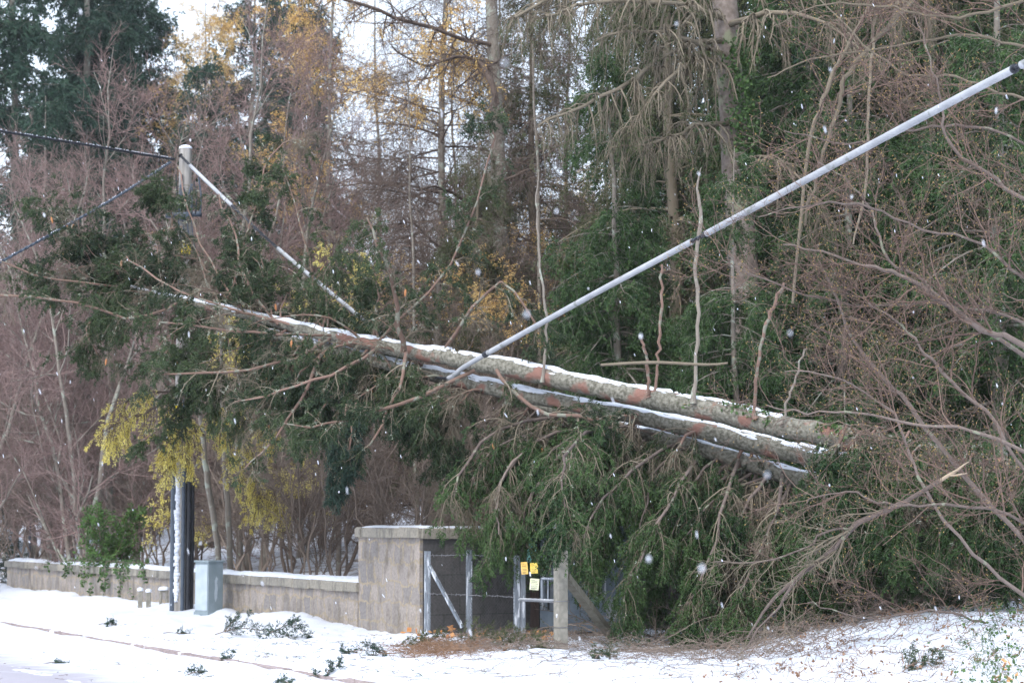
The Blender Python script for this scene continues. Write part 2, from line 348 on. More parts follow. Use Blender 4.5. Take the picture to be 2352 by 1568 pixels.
def road_mat():
    m = bpy.data.materials.new('slushy_road'); m.use_nodes = True; t = m.node_tree; b = t.nodes['Principled BSDF']; b.inputs['Roughness'].default_value = .6
    tc = t.nodes.new('ShaderNodeTexCoord'); mp = t.nodes.new('ShaderNodeMapping'); mp.inputs['Rotation'].default_value = (0, 0, -math.atan2(RD[1], RD[0])); mp.inputs['Scale'].default_value = (.35, 1.6, 1)
    t.links.new(tc.outputs['Object'], mp.inputs[0])
    n = t.nodes.new('ShaderNodeTexNoise'); n.inputs['Scale'].default_value = 1.6; n.inputs['Detail'].default_value = 10; n.inputs['Roughness'].default_value = .7; t.links.new(mp.outputs[0], n.inputs['Vector'])
    a = t.nodes.new('ShaderNodeAttribute'); a.attribute_name = 'v'
    ad = t.nodes.new('ShaderNodeMath'); ad.operation = 'ADD'; t.links.new(n.outputs['Fac'], ad.inputs[0]); t.links.new(a.outputs['Fac'], ad.inputs[1])
    r = t.nodes.new('ShaderNodeMapRange'); r.inputs['From Min'].default_value = .75; r.inputs['From Max'].default_value = 1.15; t.links.new(ad.outputs[0], r.inputs['Value'])
    mx = t.nodes.new('ShaderNodeMix'); mx.data_type = 'RGBA'; mx.inputs['A'].default_value = (.63, .66, .73, 1); mx.inputs['B'].default_value = (.34, .32, .36, 1)
    t.links.new(r.outputs[0], mx.inputs['Factor']); t.links.new(mx.outputs['Result'], b.inputs['Base Color'])
    return m

# ------------------------------------------------------------------ object helpers
def thing(name, label, cat, loc, group=None):
    o = bpy.data.objects.new(name, None); col.objects.link(o); o.empty_display_size = .2
    loc = tuple(float(a) for a in loc); o.location = loc; o['_o'] = loc
    o['label'] = label; o['category'] = cat
    if group: o['group'] = group
    return o
def tag(o, label, cat, group=None, kind=None):
    o['label'] = label
    if cat: o['category'] = cat
    if group: o['group'] = group
    if kind: o['kind'] = kind
    return o
def copy_thing(r, loc, rz=0, sc=1.0, label=None):
    n = r.copy(); col.objects.link(n); n.location = loc; n.rotation_euler = (0, 0, rz); n.scale = (sc, sc, sc)
    if label: n['label'] = label
    for ch in list(r.children):
        c = ch.copy(); col.objects.link(c); c.parent = n
        for g in ch.children:
            d = g.copy(); col.objects.link(d); d.parent = c
    return n

# ------------------------------------------------------------------ ground, road, kerb
def axis(a, b, h, far, lo):
    c = list(np.arange(a, b, h)); s = h
    while c[-1] < far: s *= 1.12; c.append(c[-1] + s)
    s = h
    while c[0] > lo: s *= 1.12; c.insert(0, c[0] - s)
    return np.array(c)
xs = axis(-13, 9, .11, 400, -400); ys = axis(20, 50, .13, 900, -60)
X, Y = np.meshgrid(xs, ys, indexing='ij'); nx, ny = X.shape
Z = ground_z(X, Y)
woff = (X - WC[0]) * WN[0] + (Y - WC[1]) * WN[1]; koff = (X - KB[0]) * NR[0] + (Y - KB[1]) * NR[1]
vv = .12 + .36 * sstep(.2, 1.2, woff) * sstep(33.5, 36, Y) - .12 * sstep(60, 90, Y)
vv = vv + .12 * np.exp(-((X - 4.2) / 2.0) ** 2 - ((Y - 31.5) / 2.6) ** 2) + .14 * sstep(0.0, 1.2, X) * sstep(31.0, 32.5, Y) * (1 - sstep(60, 70, Y))
vv = np.clip(vv, 0, .62)
ii = np.arange(nx - 1)[:, None] * ny + np.arange(ny - 1)[None]
fq = np.stack([ii, ii + ny, ii + ny + 1, ii + 1], -1).reshape(-1, 4)
kq = koff[:-1, :-1].ravel() < -.02
g = Acc(); g.add(np.stack([X, Y, Z], -1).reshape(-1, 3), fq, None, vv.ravel()); go = g.build('ground', ground_mat()); go['kind'] = 'structure'
go.data.materials.append(road_mat())
# the road is a sheet of its own 4 mm above the ground
a0 = np.arange(-60, 120, .25); b0 = np.concatenate([np.arange(-8, -1.2, .3), np.arange(-1.2, -.13, .06), [-.13]])
A, B = np.meshgrid(a0, b0, indexing='ij')
RX = KB[0] + RD[0] * A + NR[0] * B; RY = KB[1] + RD[1] * A + NR[1] * B
RZ = ground_z(RX, RY) + .012 + .02 * noise(A * 2.2, B * 9, 9) - .03 * np.exp(-((B + 1.1) / .14) ** 2) - .03 * np.exp(-((B + 2.7) / .16) ** 2)
ii = np.arange(len(a0) - 1)[:, None] * len(b0) + np.arange(len(b0) - 1)[None]
rf = np.stack([ii, ii + len(b0), ii + len(b0) + 1, ii + 1], -1).reshape(-1, 4)
rv = .12 + .62 * sstep(-1.4, -3.0, B) + .16 * np.exp(-((B + .9) / .25) ** 2)
r_ = Acc(); r_.add(np.stack([RX, RY, RZ], -1).reshape(-1, 3), rf, None, rv.ravel()); ro = r_.build('road', road_mat()); ro['kind'] = 'structure'
go.data.materials.pop(index=1)
k_ = Acc()
M['kerbstone'] = mat('kerbstone', (.24, .19, .18), (.33, .27, .26), 10, .9, .3, attr=False, c3=(.85, .87, .9), c3w=.60, c3s=1.6)
for i in range(-4, 70):
    c = KB + RD * (i * .915 + .457) + NR * -.085
    z = 0.0
    box(k_, (c[0], c[1], z - .115 + rnd.uniform(-.006, .006)), (.935, .10, .13), math.atan2(RD[1], RD[0]), .004, .004)
ko = k_.build('kerb', M['kerbstone'], smooth=False); ko['kind'] = 'structure'

# ------------------------------------------------------------------ walls
def wall_run(p0, d, n, length, thick, z0, z1, matw, matc, name, label, cut0=False):
    """stone wall from p0 along d; body, coping stones and lying snow"""
    t_ = thing(name, label, 'wall', (p0[0], p0[1], 0))
    ang = math.atan2(d[1], d[0])
    a = Acc(); NX = max(2, int(length / .25)); NZ = 6
    for side in (0, 1):
        u = np.linspace(0, length, NX); hz = np.linspace(-.3, z1 - .14, NZ)
        U, H = np.meshgrid(u, hz, indexing='ij')
        o_ = (0 if side == 0 else thick) + .012 * (noise(U * 3, H * 5, 11 + side) - .5)
        px = p0[0] + d[0] * U + n[0] * o_; py = p0[1] + d[1] * U + n[1] * o_
        ii = np.arange(NX - 1)[:, None] * NZ + np.arange(NZ - 1)[None]
        a.add(np.stack([px, py, H], -1).reshape(-1, 3), np.stack([ii, ii + NZ, ii + NZ + 1, ii + 1], -1).reshape(-1, 4))
    for u in (0, length):
        c0 = p0 + d * u; c1 = c0 + n * thick
        a.add([(c0[0], c0[1], -.3), (c1[0], c1[1], -.3), (c1[0], c1[1], z1 - .14), (c0[0], c0[1], z1 - .14)], [(0, 1, 2, 3)])
    a.build('wall_body', matw, t_, smooth=False)
    c = Acc(); u = -.05
    while u < length:
        L = rnd.uniform(.45, .75); L = min(L, length - u + .05)
        if L < .1: break
        cc = p0 + d * (u + L / 2) + n * thick / 2
        box(c, (cc[0], cc[1], z1 - .07 + rnd.uniform(-.006, .006)), (L - .012, thick + .12 + rnd.uniform(-.012, .012), .15), ang, .004, .018)
        u += L
    c.build('coping', matc, t_, smooth=False)
    s = Acc(); NU = int(length / .06); NV = 9
    U, Vv = np.meshgrid(np.linspace(-.04, length + .02, NU), np.linspace(0, 1, NV), indexing='ij')
    edge = .03 * (noise(U * 4, 0, 21) - .5) + .02
    prof = np.sin(np.clip(Vv, 0, 1) * math.pi) ** .45
    hh = prof * (.75 if z1 < 1 else .4) * (.05 + .05 * noise(U * 2.3, Vv * 3, 22) + .02 * noise(U * 9, Vv * 5, 23))
    bare = sstep(.72, .85, noise(U * 1.7, 5, 24))
    o_ = -.05 + edge + Vv * (thick + .09) - .0
    px = p0[0] + d[0] * U + n[0] * o_; py = p0[1] + d[1] * U + n[1] * o_
    ii = np.arange(NU - 1)[:, None] * NV + np.arange(NV - 1)[None]
    hh = hh * np.clip(np.minimum(U + .04, length + .02 - U) / .15, 0, 1) ** .5; s.add(np.stack([px, py, z1 + .004 + hh * (1 - .8 * bare)], -1).reshape(-1, 3), np.stack([ii, ii + NV, ii + NV + 1, ii + 1], -1).reshape(-1, 4))
    s.build('snow_cover', M['snow'], t_)
    return t_
low0 = WC + WD * 2.27
wall_run(low0, WD, WN, 20.6, .42, 0, .73, M['stone'], M['coping'], 'garden_wall', 'long low sandstone wall with snow on its coping beside the verge')
wall_run(WC, WD, WN, 2.25, .46, 0, 1.6, M['stone'], M['coping'], 'stone_wall', 'tall pale stone wall end standing beside the wire fence')
rw = WC + WN * .05 - WD * .035
wall_run(rw + WD * .02, WN, WD, 6.5, .42, 0, 1.59, M['shadestone'], M['coping'], 'stone_wall', 'stone wall coloured dark for its deep shade, running back behind the wire fence')

# ------------------------------------------------------------------ utility pole
PD = 41.3; pb = at(414, 1398, PD); pz = gz(pb[0], pb[1])
ptop = at(414, 342, PD)[2]
pole = thing('utility_pole', 'weathered timber utility pole with black conduits up its sides', 'pole', (pb[0], pb[1], pz))
def vert(acc, x, y, z0, z1, r0, r1=None, sides=14, n=14, V=.5):
    r1 = r1 or r0
    P = np.stack([np.full(n, x), np.full(n, y), np.linspace(z0, z1, n)], 1)
    return tubes(acc, P, np.linspace(r0, r1, n), sides, np.array([V]), cap=True)
a = Acc(); vert(a, pb[0], pb[1], pz - .5, ptop, .165, .115); a.build('shaft', M['polewood'], pole)
a = Acc(); P = np.stack([np.full(6, pb[0]), np.full(6, pb[1]), ptop + np.array([0, .02, .04, .06, .07, .075])], 1); tubes(a, P, np.array([.12, .125, .11, .08, .04, .004]), 12); a.build('snow_cover', M['snow'], pole)
for dx, dy, r, zt, mm in ((-.135, -.10, .05, 2.9, 'navy'), (.06, -.165, .035, 4.2, 'navy'), (.145, -.09, .055, 2.7, 'black'), (.20, .02, .04, 2.5, 'black')):
    a = Acc(); vert(a, pb[0] + dx, pb[1] + dy, pz - .2, pz + zt, r, r, 10); a.build('conduit', M[mm], pole)
a = Acc()
for q in range(40):
    z = pz + .2 + q * .06; x0 = pb[0] - .055 + rnd.uniform(-.01, .01)
    box(a, (x0, pb[1] - .158 + q * .0006, z), (.09 + rnd.uniform(-.03, .03), .03, .064), 0, .005)
a.build('snow_crust', M['snow'], pole)
for yy in (965, 1010, 560):
    z = at(414, yy, PD)[2]
for yy, ww_, hh_ in ((942, .12, .22), (570, .11, .26)):
    a = Acc(); c = at(408, yy, PD); n_ = 9; th = np.linspace(-2.4, -.5, n_); rr_ = .163 if yy > 800 else .145
    vs = [(pb[0] + rr_ * math.cos(t), pb[1] + rr_ * math.sin(t), c[2] + s * hh_ / 2) for t in th for s in (-1, 1)]
    a.add(vs, [(2 * k, 2 * k + 2, 2 * k + 3, 2 * k + 1) for k in range(n_ - 1)])
    vs = [(pb[0] + (rr_ + .004) * math.cos(t), pb[1] + (rr_ + .004) * math.sin(t), c[2] + s * hh_ / 2) for t in th for s in (-1, 1)]
    a.add(vs, [(2 * k, 2 * k + 2, 2 * k + 3, 2 * k + 1) for k in range(n_ - 1)])
    yo = a.build('warning_plate', M['yellow_sign'], pole)
    b_ = Acc()
    for k in range(3):
        box(b_, (pb[0] - .02, pb[1] - rr_ - .004, c[2] - .07 + k * .06), (.06, .006, .018))
    b_.build('marking', M['ink'], yo)
# bracket with splice closures
zb = at(414, 497, PD)[2]
a = Acc(); box(a, (pb[0] - .12, pb[1] - .16, zb), (.42, .1, .10), 0, 0, .015); box(a, (pb[0] + .02, pb[1] - .14, zb - .02), (.2, .2, .16), .3, 0, .02); box(a, (pb[0] + .22, pb[1] - .1, zb + .03), (.22, .12, .09), 0, 0, .015); a.build('bracket', M['navy'], pole)
for k in range(8):
    x = pb[0] - .16 + k * .065 + rnd.uniform(-.02, .02); L = rnd.uniform(.4, .8)
    P = smoothline([(x, pb[1] - .15, zb + .02), (x + rnd.uniform(-.05, .05), pb[1] - .19, zb + L * .5), (x + rnd.uniform(-.04, .04), pb[1] - .15, zb + L)], 8)
    a = Acc(); tubes(a, P, np.full(8, rnd.uniform(.014, .022)), 6); a.build('drop_wire', M['navy' if k % 3 else 'black'], pole)
for k in range(4):
    x = pb[0] - .1 + k * .08
    P = smoothline([(x, pb[1] - .15, zb - .05), (x + .04, pb[1] - .19, zb - .35), (x + .07, pb[1] - .14, zb - .6)], 8)
    a = Acc(); tubes(a, P, np.full(8, .013), 5); a.build('drop_wire', M['navy'], pole)

# ------------------------------------------------------------------ cables
def helix(acc, P, off, r, turns, ph, V=.5):
    n = len(P); T = unit(np.gradient(P, axis=0)); U = unit(np.cross(T, np.array([0, 0, 1.]))); W = np.cross(U, T)
    a = np.linspace(0, turns * 2 * math.pi, n) + ph
    Q = P + off * (np.cos(a)[:, None] * U + np.sin(a)[:, None] * W)
    tubes(acc, Q, np.full(n, r), 6, np.array([V]))
cb = thing('overhead_cable', 'thick grey sleeved cable dragged down by the fallen trees and rising to the right', 'cable', at(1118, 812, 32.4))
RT = [(1118, 812, 32.4), (1350, 683, 29.6), (1600, 549, 27), (2000, 333, 23.4), (2352, 147, 20.6), (2800, -75, 17.8)]
LT = [(414, 357, 41.1), (450, 393, 40.9), (525, 465, 40.1), (640, 572, 39), (815, 718, 37.3), (930, 812, 36.2), (985, 860, 35.2), (1030, 868, 33.6), (1065, 843, 33), (1118, 812, 32.4)]
R1 = smoothline([at(*p) for p in RT], 500); L1 = smoothline([at(*p) for p in LT], 260)
path = np.concatenate([L1[:-1], R1])
px_ = 1176 + (path[:, 0]) / path[:, 1] * F
def seg(x0, x1):
    k = np.where((px_ >= x0) & (px_ <= x1))[0]; return path[k[0]:k[-1] + 1]
a = Acc(); helix(a, path, .012, .017, 120, 0); helix(a, path, .012, .017, 120, math.pi); a.build('wire_core', M['black'], cb)
for x0, x1, r in ((428, 530, .034), (634, 716, .036), (722, 905, .036), (1030, 1112, .036), (1121, 1592, .040), (1626, 2346, .041), (2362, 3000, .041)):
    S = seg(x0, x1); a = Acc(); tubes(a, S, np.full(len(S), r), 12, cap=True); so_ = a.build('sleeve', M['sleeve'], cb)
    b_ = Acc(); n = len(S); a2 = np.linspace(.25, math.pi - .25, 7)
    T = unit(np.gradient(S, axis=0)); U = unit(np.cross(T, np.array([0, 0, 1.]))); W = np.cross(U, T)
    wv = .003 + .004 * noise(np.arange(n) * .7, 0, 31)
    vs = S[:, None] + (r + wv[:, None, None] * np.sin(a2)[None, :, None]) * (np.cos(a2)[None, :, None] * U[:, None] + np.sin(a2)[None, :, None] * W[:, None])
    ii = np.arange(n - 1)[:, None] * 7 + np.arange(6)[None]
    b_.add(vs.reshape(-1, 3), np.stack([ii, ii + 7, ii + 8, ii + 1], -1).reshape(-1, 4)); b_.build('snow_cover', M['snow'], so_)
for x in (719, 1116, 1624, 2343):
    S = seg(x - 3.5, x + 6); a = Acc(); P = smoothline(S if len(S) > 1 else path[:2], 4); tubes(a, P, np.full(4, .047), 12, cap=True); a.build('collar', M['black'], cb)
for nm, lab, pts, r, mm in (
    ('overhead_wire', 'twisted black wire speckled with snow running left from the pole top', [(-250, 258, 36), (0, 301, 38), (200, 333, 39.7), (330, 355, 40.7), (400, 366, 41.1)], .022, 'black'),
    ('overhead_wire', 'thin grey wire slanting down to the left from the pole top', [(-250, 735, 35), (0, 602, 38), (180, 503, 39.3), (300, 432, 40.4), (392, 372, 41.1)], .021, 'navy')):
    P = smoothline([at(*p) for p in pts], 160); c = thing(nm, lab, 'wire', P[-1])
    a = Acc(); helix(a, P, .012, r * .8, 46 if mm == 'black' else 30, 0); helix(a, P, .012, r * .8, 46 if mm == 'black' else 30, math.pi); a.build('strand', M[mm], c)
    b_ = Acc()
    for k in range(6, 154):
        if rnd.random() < (.55 if mm == 'black' else .25):
            q = P[k] + np.array([0, 0, r * 1.2]); q2 = P[k] * .45 + P[k + 1] * .55 + np.array([0, 0, r * 1.2]); tubes(b_, np.array([q, (q + q2) / 2, q2]), np.array([.004, .011, .004]), 5)
    b_.build('snow_cover', M['snow'], c)

# ------------------------------------------------------------------ street cabinet
cc = at(476, 1412, 40.0); cz = gz(cc[0], cc[1]) - .03
cabt = thing('street_cabinet', 'grey green roadside cabinet with a pale scuffed patch beside the pole', 'cabinet', (cc[0], cc[1], cz))
rzc = math.radians(-38); HT = at(476, 1290, 40)[2] - cz
a = Acc(); box(a, (cc[0], cc[1] + .2, cz + HT / 2), (.34, .38, HT), rzc, 0, .012); a.build('body', M['cab'], cabt, smooth=False)
a = Acc(); box(a, (cc[0], cc[1] + .2, cz + HT + .012), (.38, .42, .035), rzc, 0, .01); a.build('lid', M['cab'], cabt, smooth=False)
cr, sr = math.cos(rzc), math.sin(rzc)
def loc2(lx, ly, z): return (cc[0] + lx * cr - ly * sr, cc[1] + .2 + lx * sr + ly * cr, z)
a = Acc(); box(a, loc2(0, -.192, cz + HT * .55), (.30, .008, HT * .80), rzc, 0); do = a.build('door', M['cab_light'], cabt, smooth=False)
a = Acc(); box(a, loc2(.11, -.199, cz + HT * .58), (.022, .012, .08), rzc, 0); a.build('handle', M['black'], do, smooth=False)
a = Acc(); ptsb = [(0, -.26), (.035, -.18), (.05, -.02), (.03, .08), (.045, .16), (.01, .2), (-.03, .12), (-.02, .0), (-.035, -.1), (-.03, -.2)]
vs = [loc2(.1735, x, cz + HT * .55 + z) for x, z in ptsb]; vs.append(loc2(.1735, 0, cz + HT * .55))
a.add(vs, None, [(k, (k + 1) % 10, 10) for k in range(10)]); a.build('scuff_mark', M['cab_light'], cabt)
a = Acc(); box(a, (cc[0], cc[1] + .2, cz + .06), (.37, .41, .13), rzc, 0, .01); a.build('plinth', M['cab'], cabt, smooth=False)
# hydrant markers
for (x, y0, y1, wd, lab) in ((322, 1355, 1385, .10, 'leftmost short white marker post in the snow before the low wall'), (341, 1358, 1388, .10, 'middle short white marker post close beside its left neighbour'), (376, 1353, 1390, .17, 'wider white hoop marker nearest the utility pole')):
    b = at(x, y1, 43.0); t_ = thing('marker_post', lab, 'marker post', (b[0], b[1], gz(b[0], b[1])), 'marker posts by the wall')
    H = at(x, y0, 43)[2]; a = Acc()
    if wd > .15:
        for s in (-1, 1): box(a, (b[0] + s * .06, b[1], H / 2), (.05, .06, H), 0, .002, .008)
        box(a, (b[0], b[1], H - .03), (.17, .07, .06), 0, .002, .01)
    else: box(a, (b[0], b[1], H / 2), (.09, .07, H), .2, .002, .01)
    a.build('post_body', M['concrete'], t_, smooth=False)
    a = Acc(); P = np.array([[b[0], b[1], H - .01], [b[0], b[1], H + .03], [b[0], b[1], H + .05], [b[0], b[1], H + .06]]); tubes(a, P, np.array([wd * .62, wd * .6, wd * .42, .005]), 10); a.build('snow_cap', M['snow'], t_)

# ------------------------------------------------------------------ wire fence, posts, gate
FP = [((982, 1457), 1265, 33.15), ((1078, 1447), 1262, 33.1), ((1188, 1455), 1275, 32.4)]
fence = thing('wire_fence', 'galvanised angle post fence with barbed strands and chain mesh in front of the dark wall', 'fence', at(1078, 1447, 33.1))
pp = []
for k, ((x, y), yt, d) in enumerate(FP):
    b = at(x, y, d); zt = at(x, yt, d)[2]; pp.append((b[0], b[1], zt))
    a = Acc(); zz = gz(b[0], b[1]) - .3
    box(a, (b[0], b[1], (zz + zt) / 2), (.085, .012, zt - zz), .25); box(a, (b[0] - .037, b[1] + .05, (zz + zt) / 2), (.012, .10, zt - zz), .25)
    if k == 2:
        box(a, (b[0] + .085, b[1] - .02, (zz + zt) / 2 - .05), (.07, .012, zt - zz - .1), .25); box(a, (b[0] + .05, b[1] + .03, (zz + zt) / 2 - .05), (.012, .07, zt - zz - .1), .25)
    a.build('fence_post', M['grey_metal'], fence, smooth=False)
a = Acc(); p0 = at(986, 1298, 33.1); p1 = at(1062, 1440, 32.95)
P = np.linspace(p0, p1, 6); tubes(a, P, np.full(6, .03), 4, cap=True); a.build('brace', M['grey_metal'], fence, smooth=False)
cpst = at(1288, 1490, 29.9)
def strand(name, pts, r, barbs=True, par=fence, m='wire'):
    a = Acc(); P = smoothline(pts, 40); P[1:-1] += rng.normal(size=(38, 3)) * .004
    helix(a, P, .003, r, 20, 0); helix(a, P, .003, r, 20, math.pi)
    if barbs:
        for k in range(2, 38, 2):
            for s in (-1, 1):
                v = unit(rng.normal(size=3)) * .03; tubes(a, np.array([P[k] - v, P[k], P[k] + v]), np.array([.002, .004, .002]), 3)
    return a.build(name, M[m], par)
def dp(i, y): x, d = FP[i][0][0], FP[i][2]; return at(x, y, d - .03)
strand('barbed_strand', [dp(0, 1275), dp(1, 1274), dp(2, 1281)], .0035)
strand('barbed_strand', [dp(0, 1362), dp(1, 1366), dp(2, 1370)], .0035)
# chain mesh
a = Acc()
for (A0, A1) in ((0, 1), (1, 2)):
    p, q = np.array(pp[A0]), np.array(pp[A1]); L = np.linalg.norm((q - p)[:2]); H = 1.12
    st = .055; nn = int((L + H) / st)
    for s in (1, -1):
        for k in range(nn):
            u0 = k * st - H if s == 1 else k * st
            a0_, z0_ = u0, 0; a1_, z1_ = u0 + s * H, H
            lo, hi = 0.0, 1.0
            for bound in (0, L):
                pass
            tt = [t for t in np.linspace(0, 1, 22) if 0 <= a0_ + (a1_ - a0_) * t <= L]
            if len(tt) < 2: continue
            t0_, t1_ = tt[0], tt[-1]
            e = []
            for t in (t0_, (t0_ + t1_) / 2, t1_):
                u = (a0_ + (a1_ - a0_) * t) / L; z = .05 + H * t * .97
                e.append([p[0] + (q[0] - p[0]) * u, p[1] + (q[1] - p[1]) * u + s * .002, z])
            tubes(a, np.array(e), np.full(3, .0016), 3)
M['rusty_wire'] = mat('dull_mesh_wire', (.05, .05, .052), (.10, .10, .105), 6, .8, attr=False); a.build('chain_mesh', M['rusty_wire'], fence)
# concrete post with strut
zt = at(1288, 1212, 29.9)[2]; zz = gz(cpst[0], cpst[1])
cp = thing('concrete_post', 'weathered square concrete fence post wrapped with wire beside the gate', 'post', (cpst[0], cpst[1], zz))
a = Acc(); box(a, (cpst[0], cpst[1], (zz - .3 + zt) / 2), (.15, .15, zt - zz + .3), math.radians(28), .002, .012); a.build('shaft', M['concrete'], cp, smooth=False)
M['dark_concrete'] = mat('mossy_concrete', (.13, .12, .09), (.19, .175, .14), 12, .9, .3, attr=False)
a = Acc(); P = np.linspace(at(1300, 1325, 30.0), at(1412, 1470, 31.5), 6); tubes(a, P, np.full(6, .075), 4, cap=True); a.build('strut', M['dark_concrete'], cp, smooth=False)
for y in (1381, 1441):
    a = Acc(); z = at(1288, y, 29.9)[2]; th = np.linspace(0, 2 * math.pi, 5) + math.radians(28) + math.pi / 4
    P = np.array([(cpst[0] + .113 * math.cos(t), cpst[1] + .113 * math.sin(t), z + .004 * k) for k, t in enumerate(th)]); tubes(a, P, np.full(5, .005), 4); a.build('wire_tie', M['wire'], cp)
a = Acc(); P = np.array([[cpst[0], cpst[1], zt], [cpst[0], cpst[1], zt + .02], [cpst[0], cpst[1], zt + .035], [cpst[0], cpst[1], zt + .04]]); tubes(a, P, np.array([.105, .1, .06, .004]), 8); a.build('snow_cover', M['snow'], cp)
# gate between double post and concrete post
gt = thing('metal_gate', 'low galvanised gate frame between the double post and the concrete post', 'gate', at(1230, 1460, 31.3))
def bar(name, p, q, r, m='grey_metal', par=gt, sd_=8):
    a = Acc(); P = np.linspace(p, q, 5); tubes(a, P, np.full(5, r), sd_, cap=True); return a.build(name, M[m], par)
bar('rail', at(1194, 1377, 32.2), at(1280, 1381, 30.2), .018)
a = Acc(); P = np.linspace(at(1194, 1376, 32.15), at(1280, 1380, 30.15), 60); helix(a, P, .017, .011, 13, 0); helix(a, P, .017, .011, 13, math.pi); a.build('rope_wrap', M['sleeve'], gt)
bar('upright', at(1245, 1327, 31), at(1245, 1378, 31), .02)
bar('rail', at(1245, 1328, 31), at(1275, 1329, 30.3), .018)
bar('upright', at(1259, 1330, 30.8), at(1259, 1376, 30.8), .012, 'grey_metal')
# substation behind: kiosk
kd = 34.5
kt = thing('electrical_kiosk', 'blue grey metal electrical kiosk half hidden behind the hanging spruce branches', 'kiosk', at(1330, 1440, kd))
def panel(name, x0, y0, x1, y1, d, th, m, par=kt, bev=0):
    p = at(x0, y0, d); q = at(x1, y1, d); a = Acc(); box(a, ((p[0] + q[0]) / 2, d + th / 2, (p[2] + q[2]) / 2), (abs(q[0] - p[0]), th, abs(p[2] - q[2])), 0, 0, bev); return a.build(name, M[m], par, smooth=False)
panel('body', 1240, 1222, 1440, 1450, kd, .9, 'blue_metal')
panel('roof', 1225, 1210, 1470, 1222, kd - .1, 1.1, 'blue_metal')
panel('snow_cover', 1228, 1205, 1466, 1210, kd - .08, 1.05, 'snow')
panel('timber_door', 1192, 1226, 1238, 1440, kd - .02, .06, 'brownpanel')
panel('turquoise_sheet', 1210, 1228, 1223, 1292, kd - .06, .02, 'cyan'); panel('turquoise_sheet', 1224, 1222, 1233, 1288, kd - .07, .02, 'cyan')
for x0, x1, mm in ((1244, 1252, 'grey_metal'), (1257, 1262, 'black'), (1264, 1275, 'grey_metal'), (1336, 1350, 'grey_metal'), (1384, 1392, 'grey_metal')):
    panel('door_stile', x0, 1240, x1, 1400, kd - .03, .03, mm)
for x0, y0, x1, y1 in ((1352, 1236, 1382, 1290), (1352, 1300, 1382, 1372), (1392, 1370, 1420, 1420)):
    p_ = panel('door_panel', x0, y0, x1, y1, kd - .025, .02, 'sleeve')
    for k in range(4): panel('louvre', x0 + 3, y0 + 8 + k * 9, x1 - 3, y0 + 11 + k * 9, kd - .04, .015, 'blue_metal', p_)
for (x0, y0, x1, y1, d, tilt, mm, lab) in ((1197, 1290, 1212, 1318, 32.0, .08, 'paper_orange', 'amber paper notice tied beside the double fence post'), (1218, 1292, 1235, 1316, 32.0, .05, 'paper_yellow', 'bright yellow paper notice right of the amber one'), (1217, 1328, 1238, 1354, 31.8, -.08, 'paper_pale', 'pale cream paper notice below the yellow ones')):
    p = at(x0, y0, d); q = at(x1, y1, d); c = (p + q) / 2; wv, hv = abs(q[0] - p[0]), abs(p[2] - q[2])
    t_ = thing('paper_notice', lab, 'notice', c, 'notices on the gate')
    def sheet(u0, v0, u1, v1, dy, m_, nm, par, n=8):
        a = Acc(); vs = []
        for j in range(n + 1):
            for i in range(2):
                u = (u0 if i == 0 else u1) - .5; v = .5 - (v0 + (v1 - v0) * j / n)
                X_ = u * wv; Z_ = v * hv; ct, st_ = math.cos(tilt), math.sin(tilt)
                vs.append((c[0] + X_ * ct - Z_ * st_, c[1] + dy + .008 * math.sin(v * 5), c[2] + X_ * st_ + Z_ * ct))
        f = [(2 * j, 2 * j + 1, 2 * j + 3, 2 * j + 2) for j in range(n)]
        a.add(vs, f); vb = [(v[0], v[1] + .002, v[2]) for v in vs]; a.add(vb, f); return a.build(nm, M[m_], par)
    sheet(0, 0, 1, 1, 0, mm, 'paper', t_)
    rows = [(.12, .1, .5), (.22, .15, .85), (.32, .15, .8), (.45, .1, .9), (.58, .12, .85), (.68, .12, .9), (.8, .15, .8), (.88, .15, .6)]
    for v0, u0, u1 in rows: sheet(u0, v0, u1, v0 + rnd.choice((.018, .025, .03)), -.003, 'ink', 'printed_line', t_, 1)

# ------------------------------------------------------------------ tree builders (built at the origin, foot at z = 0)
def trunk_line(h, r, lean=.02, K=14, wig=.05):
    z = np.linspace(-.4, h, K); x = np.cumsum(rng.normal(size=K) * wig) + lean * z; y = np.cumsum(rng.normal(size=K) * wig)
    x -= x[0]; y -= y[0]
    return np.stack([x, y, z], 1)[None], (r * (1 - .93 * np.linspace(0, 1, K) ** 1.1))[None]

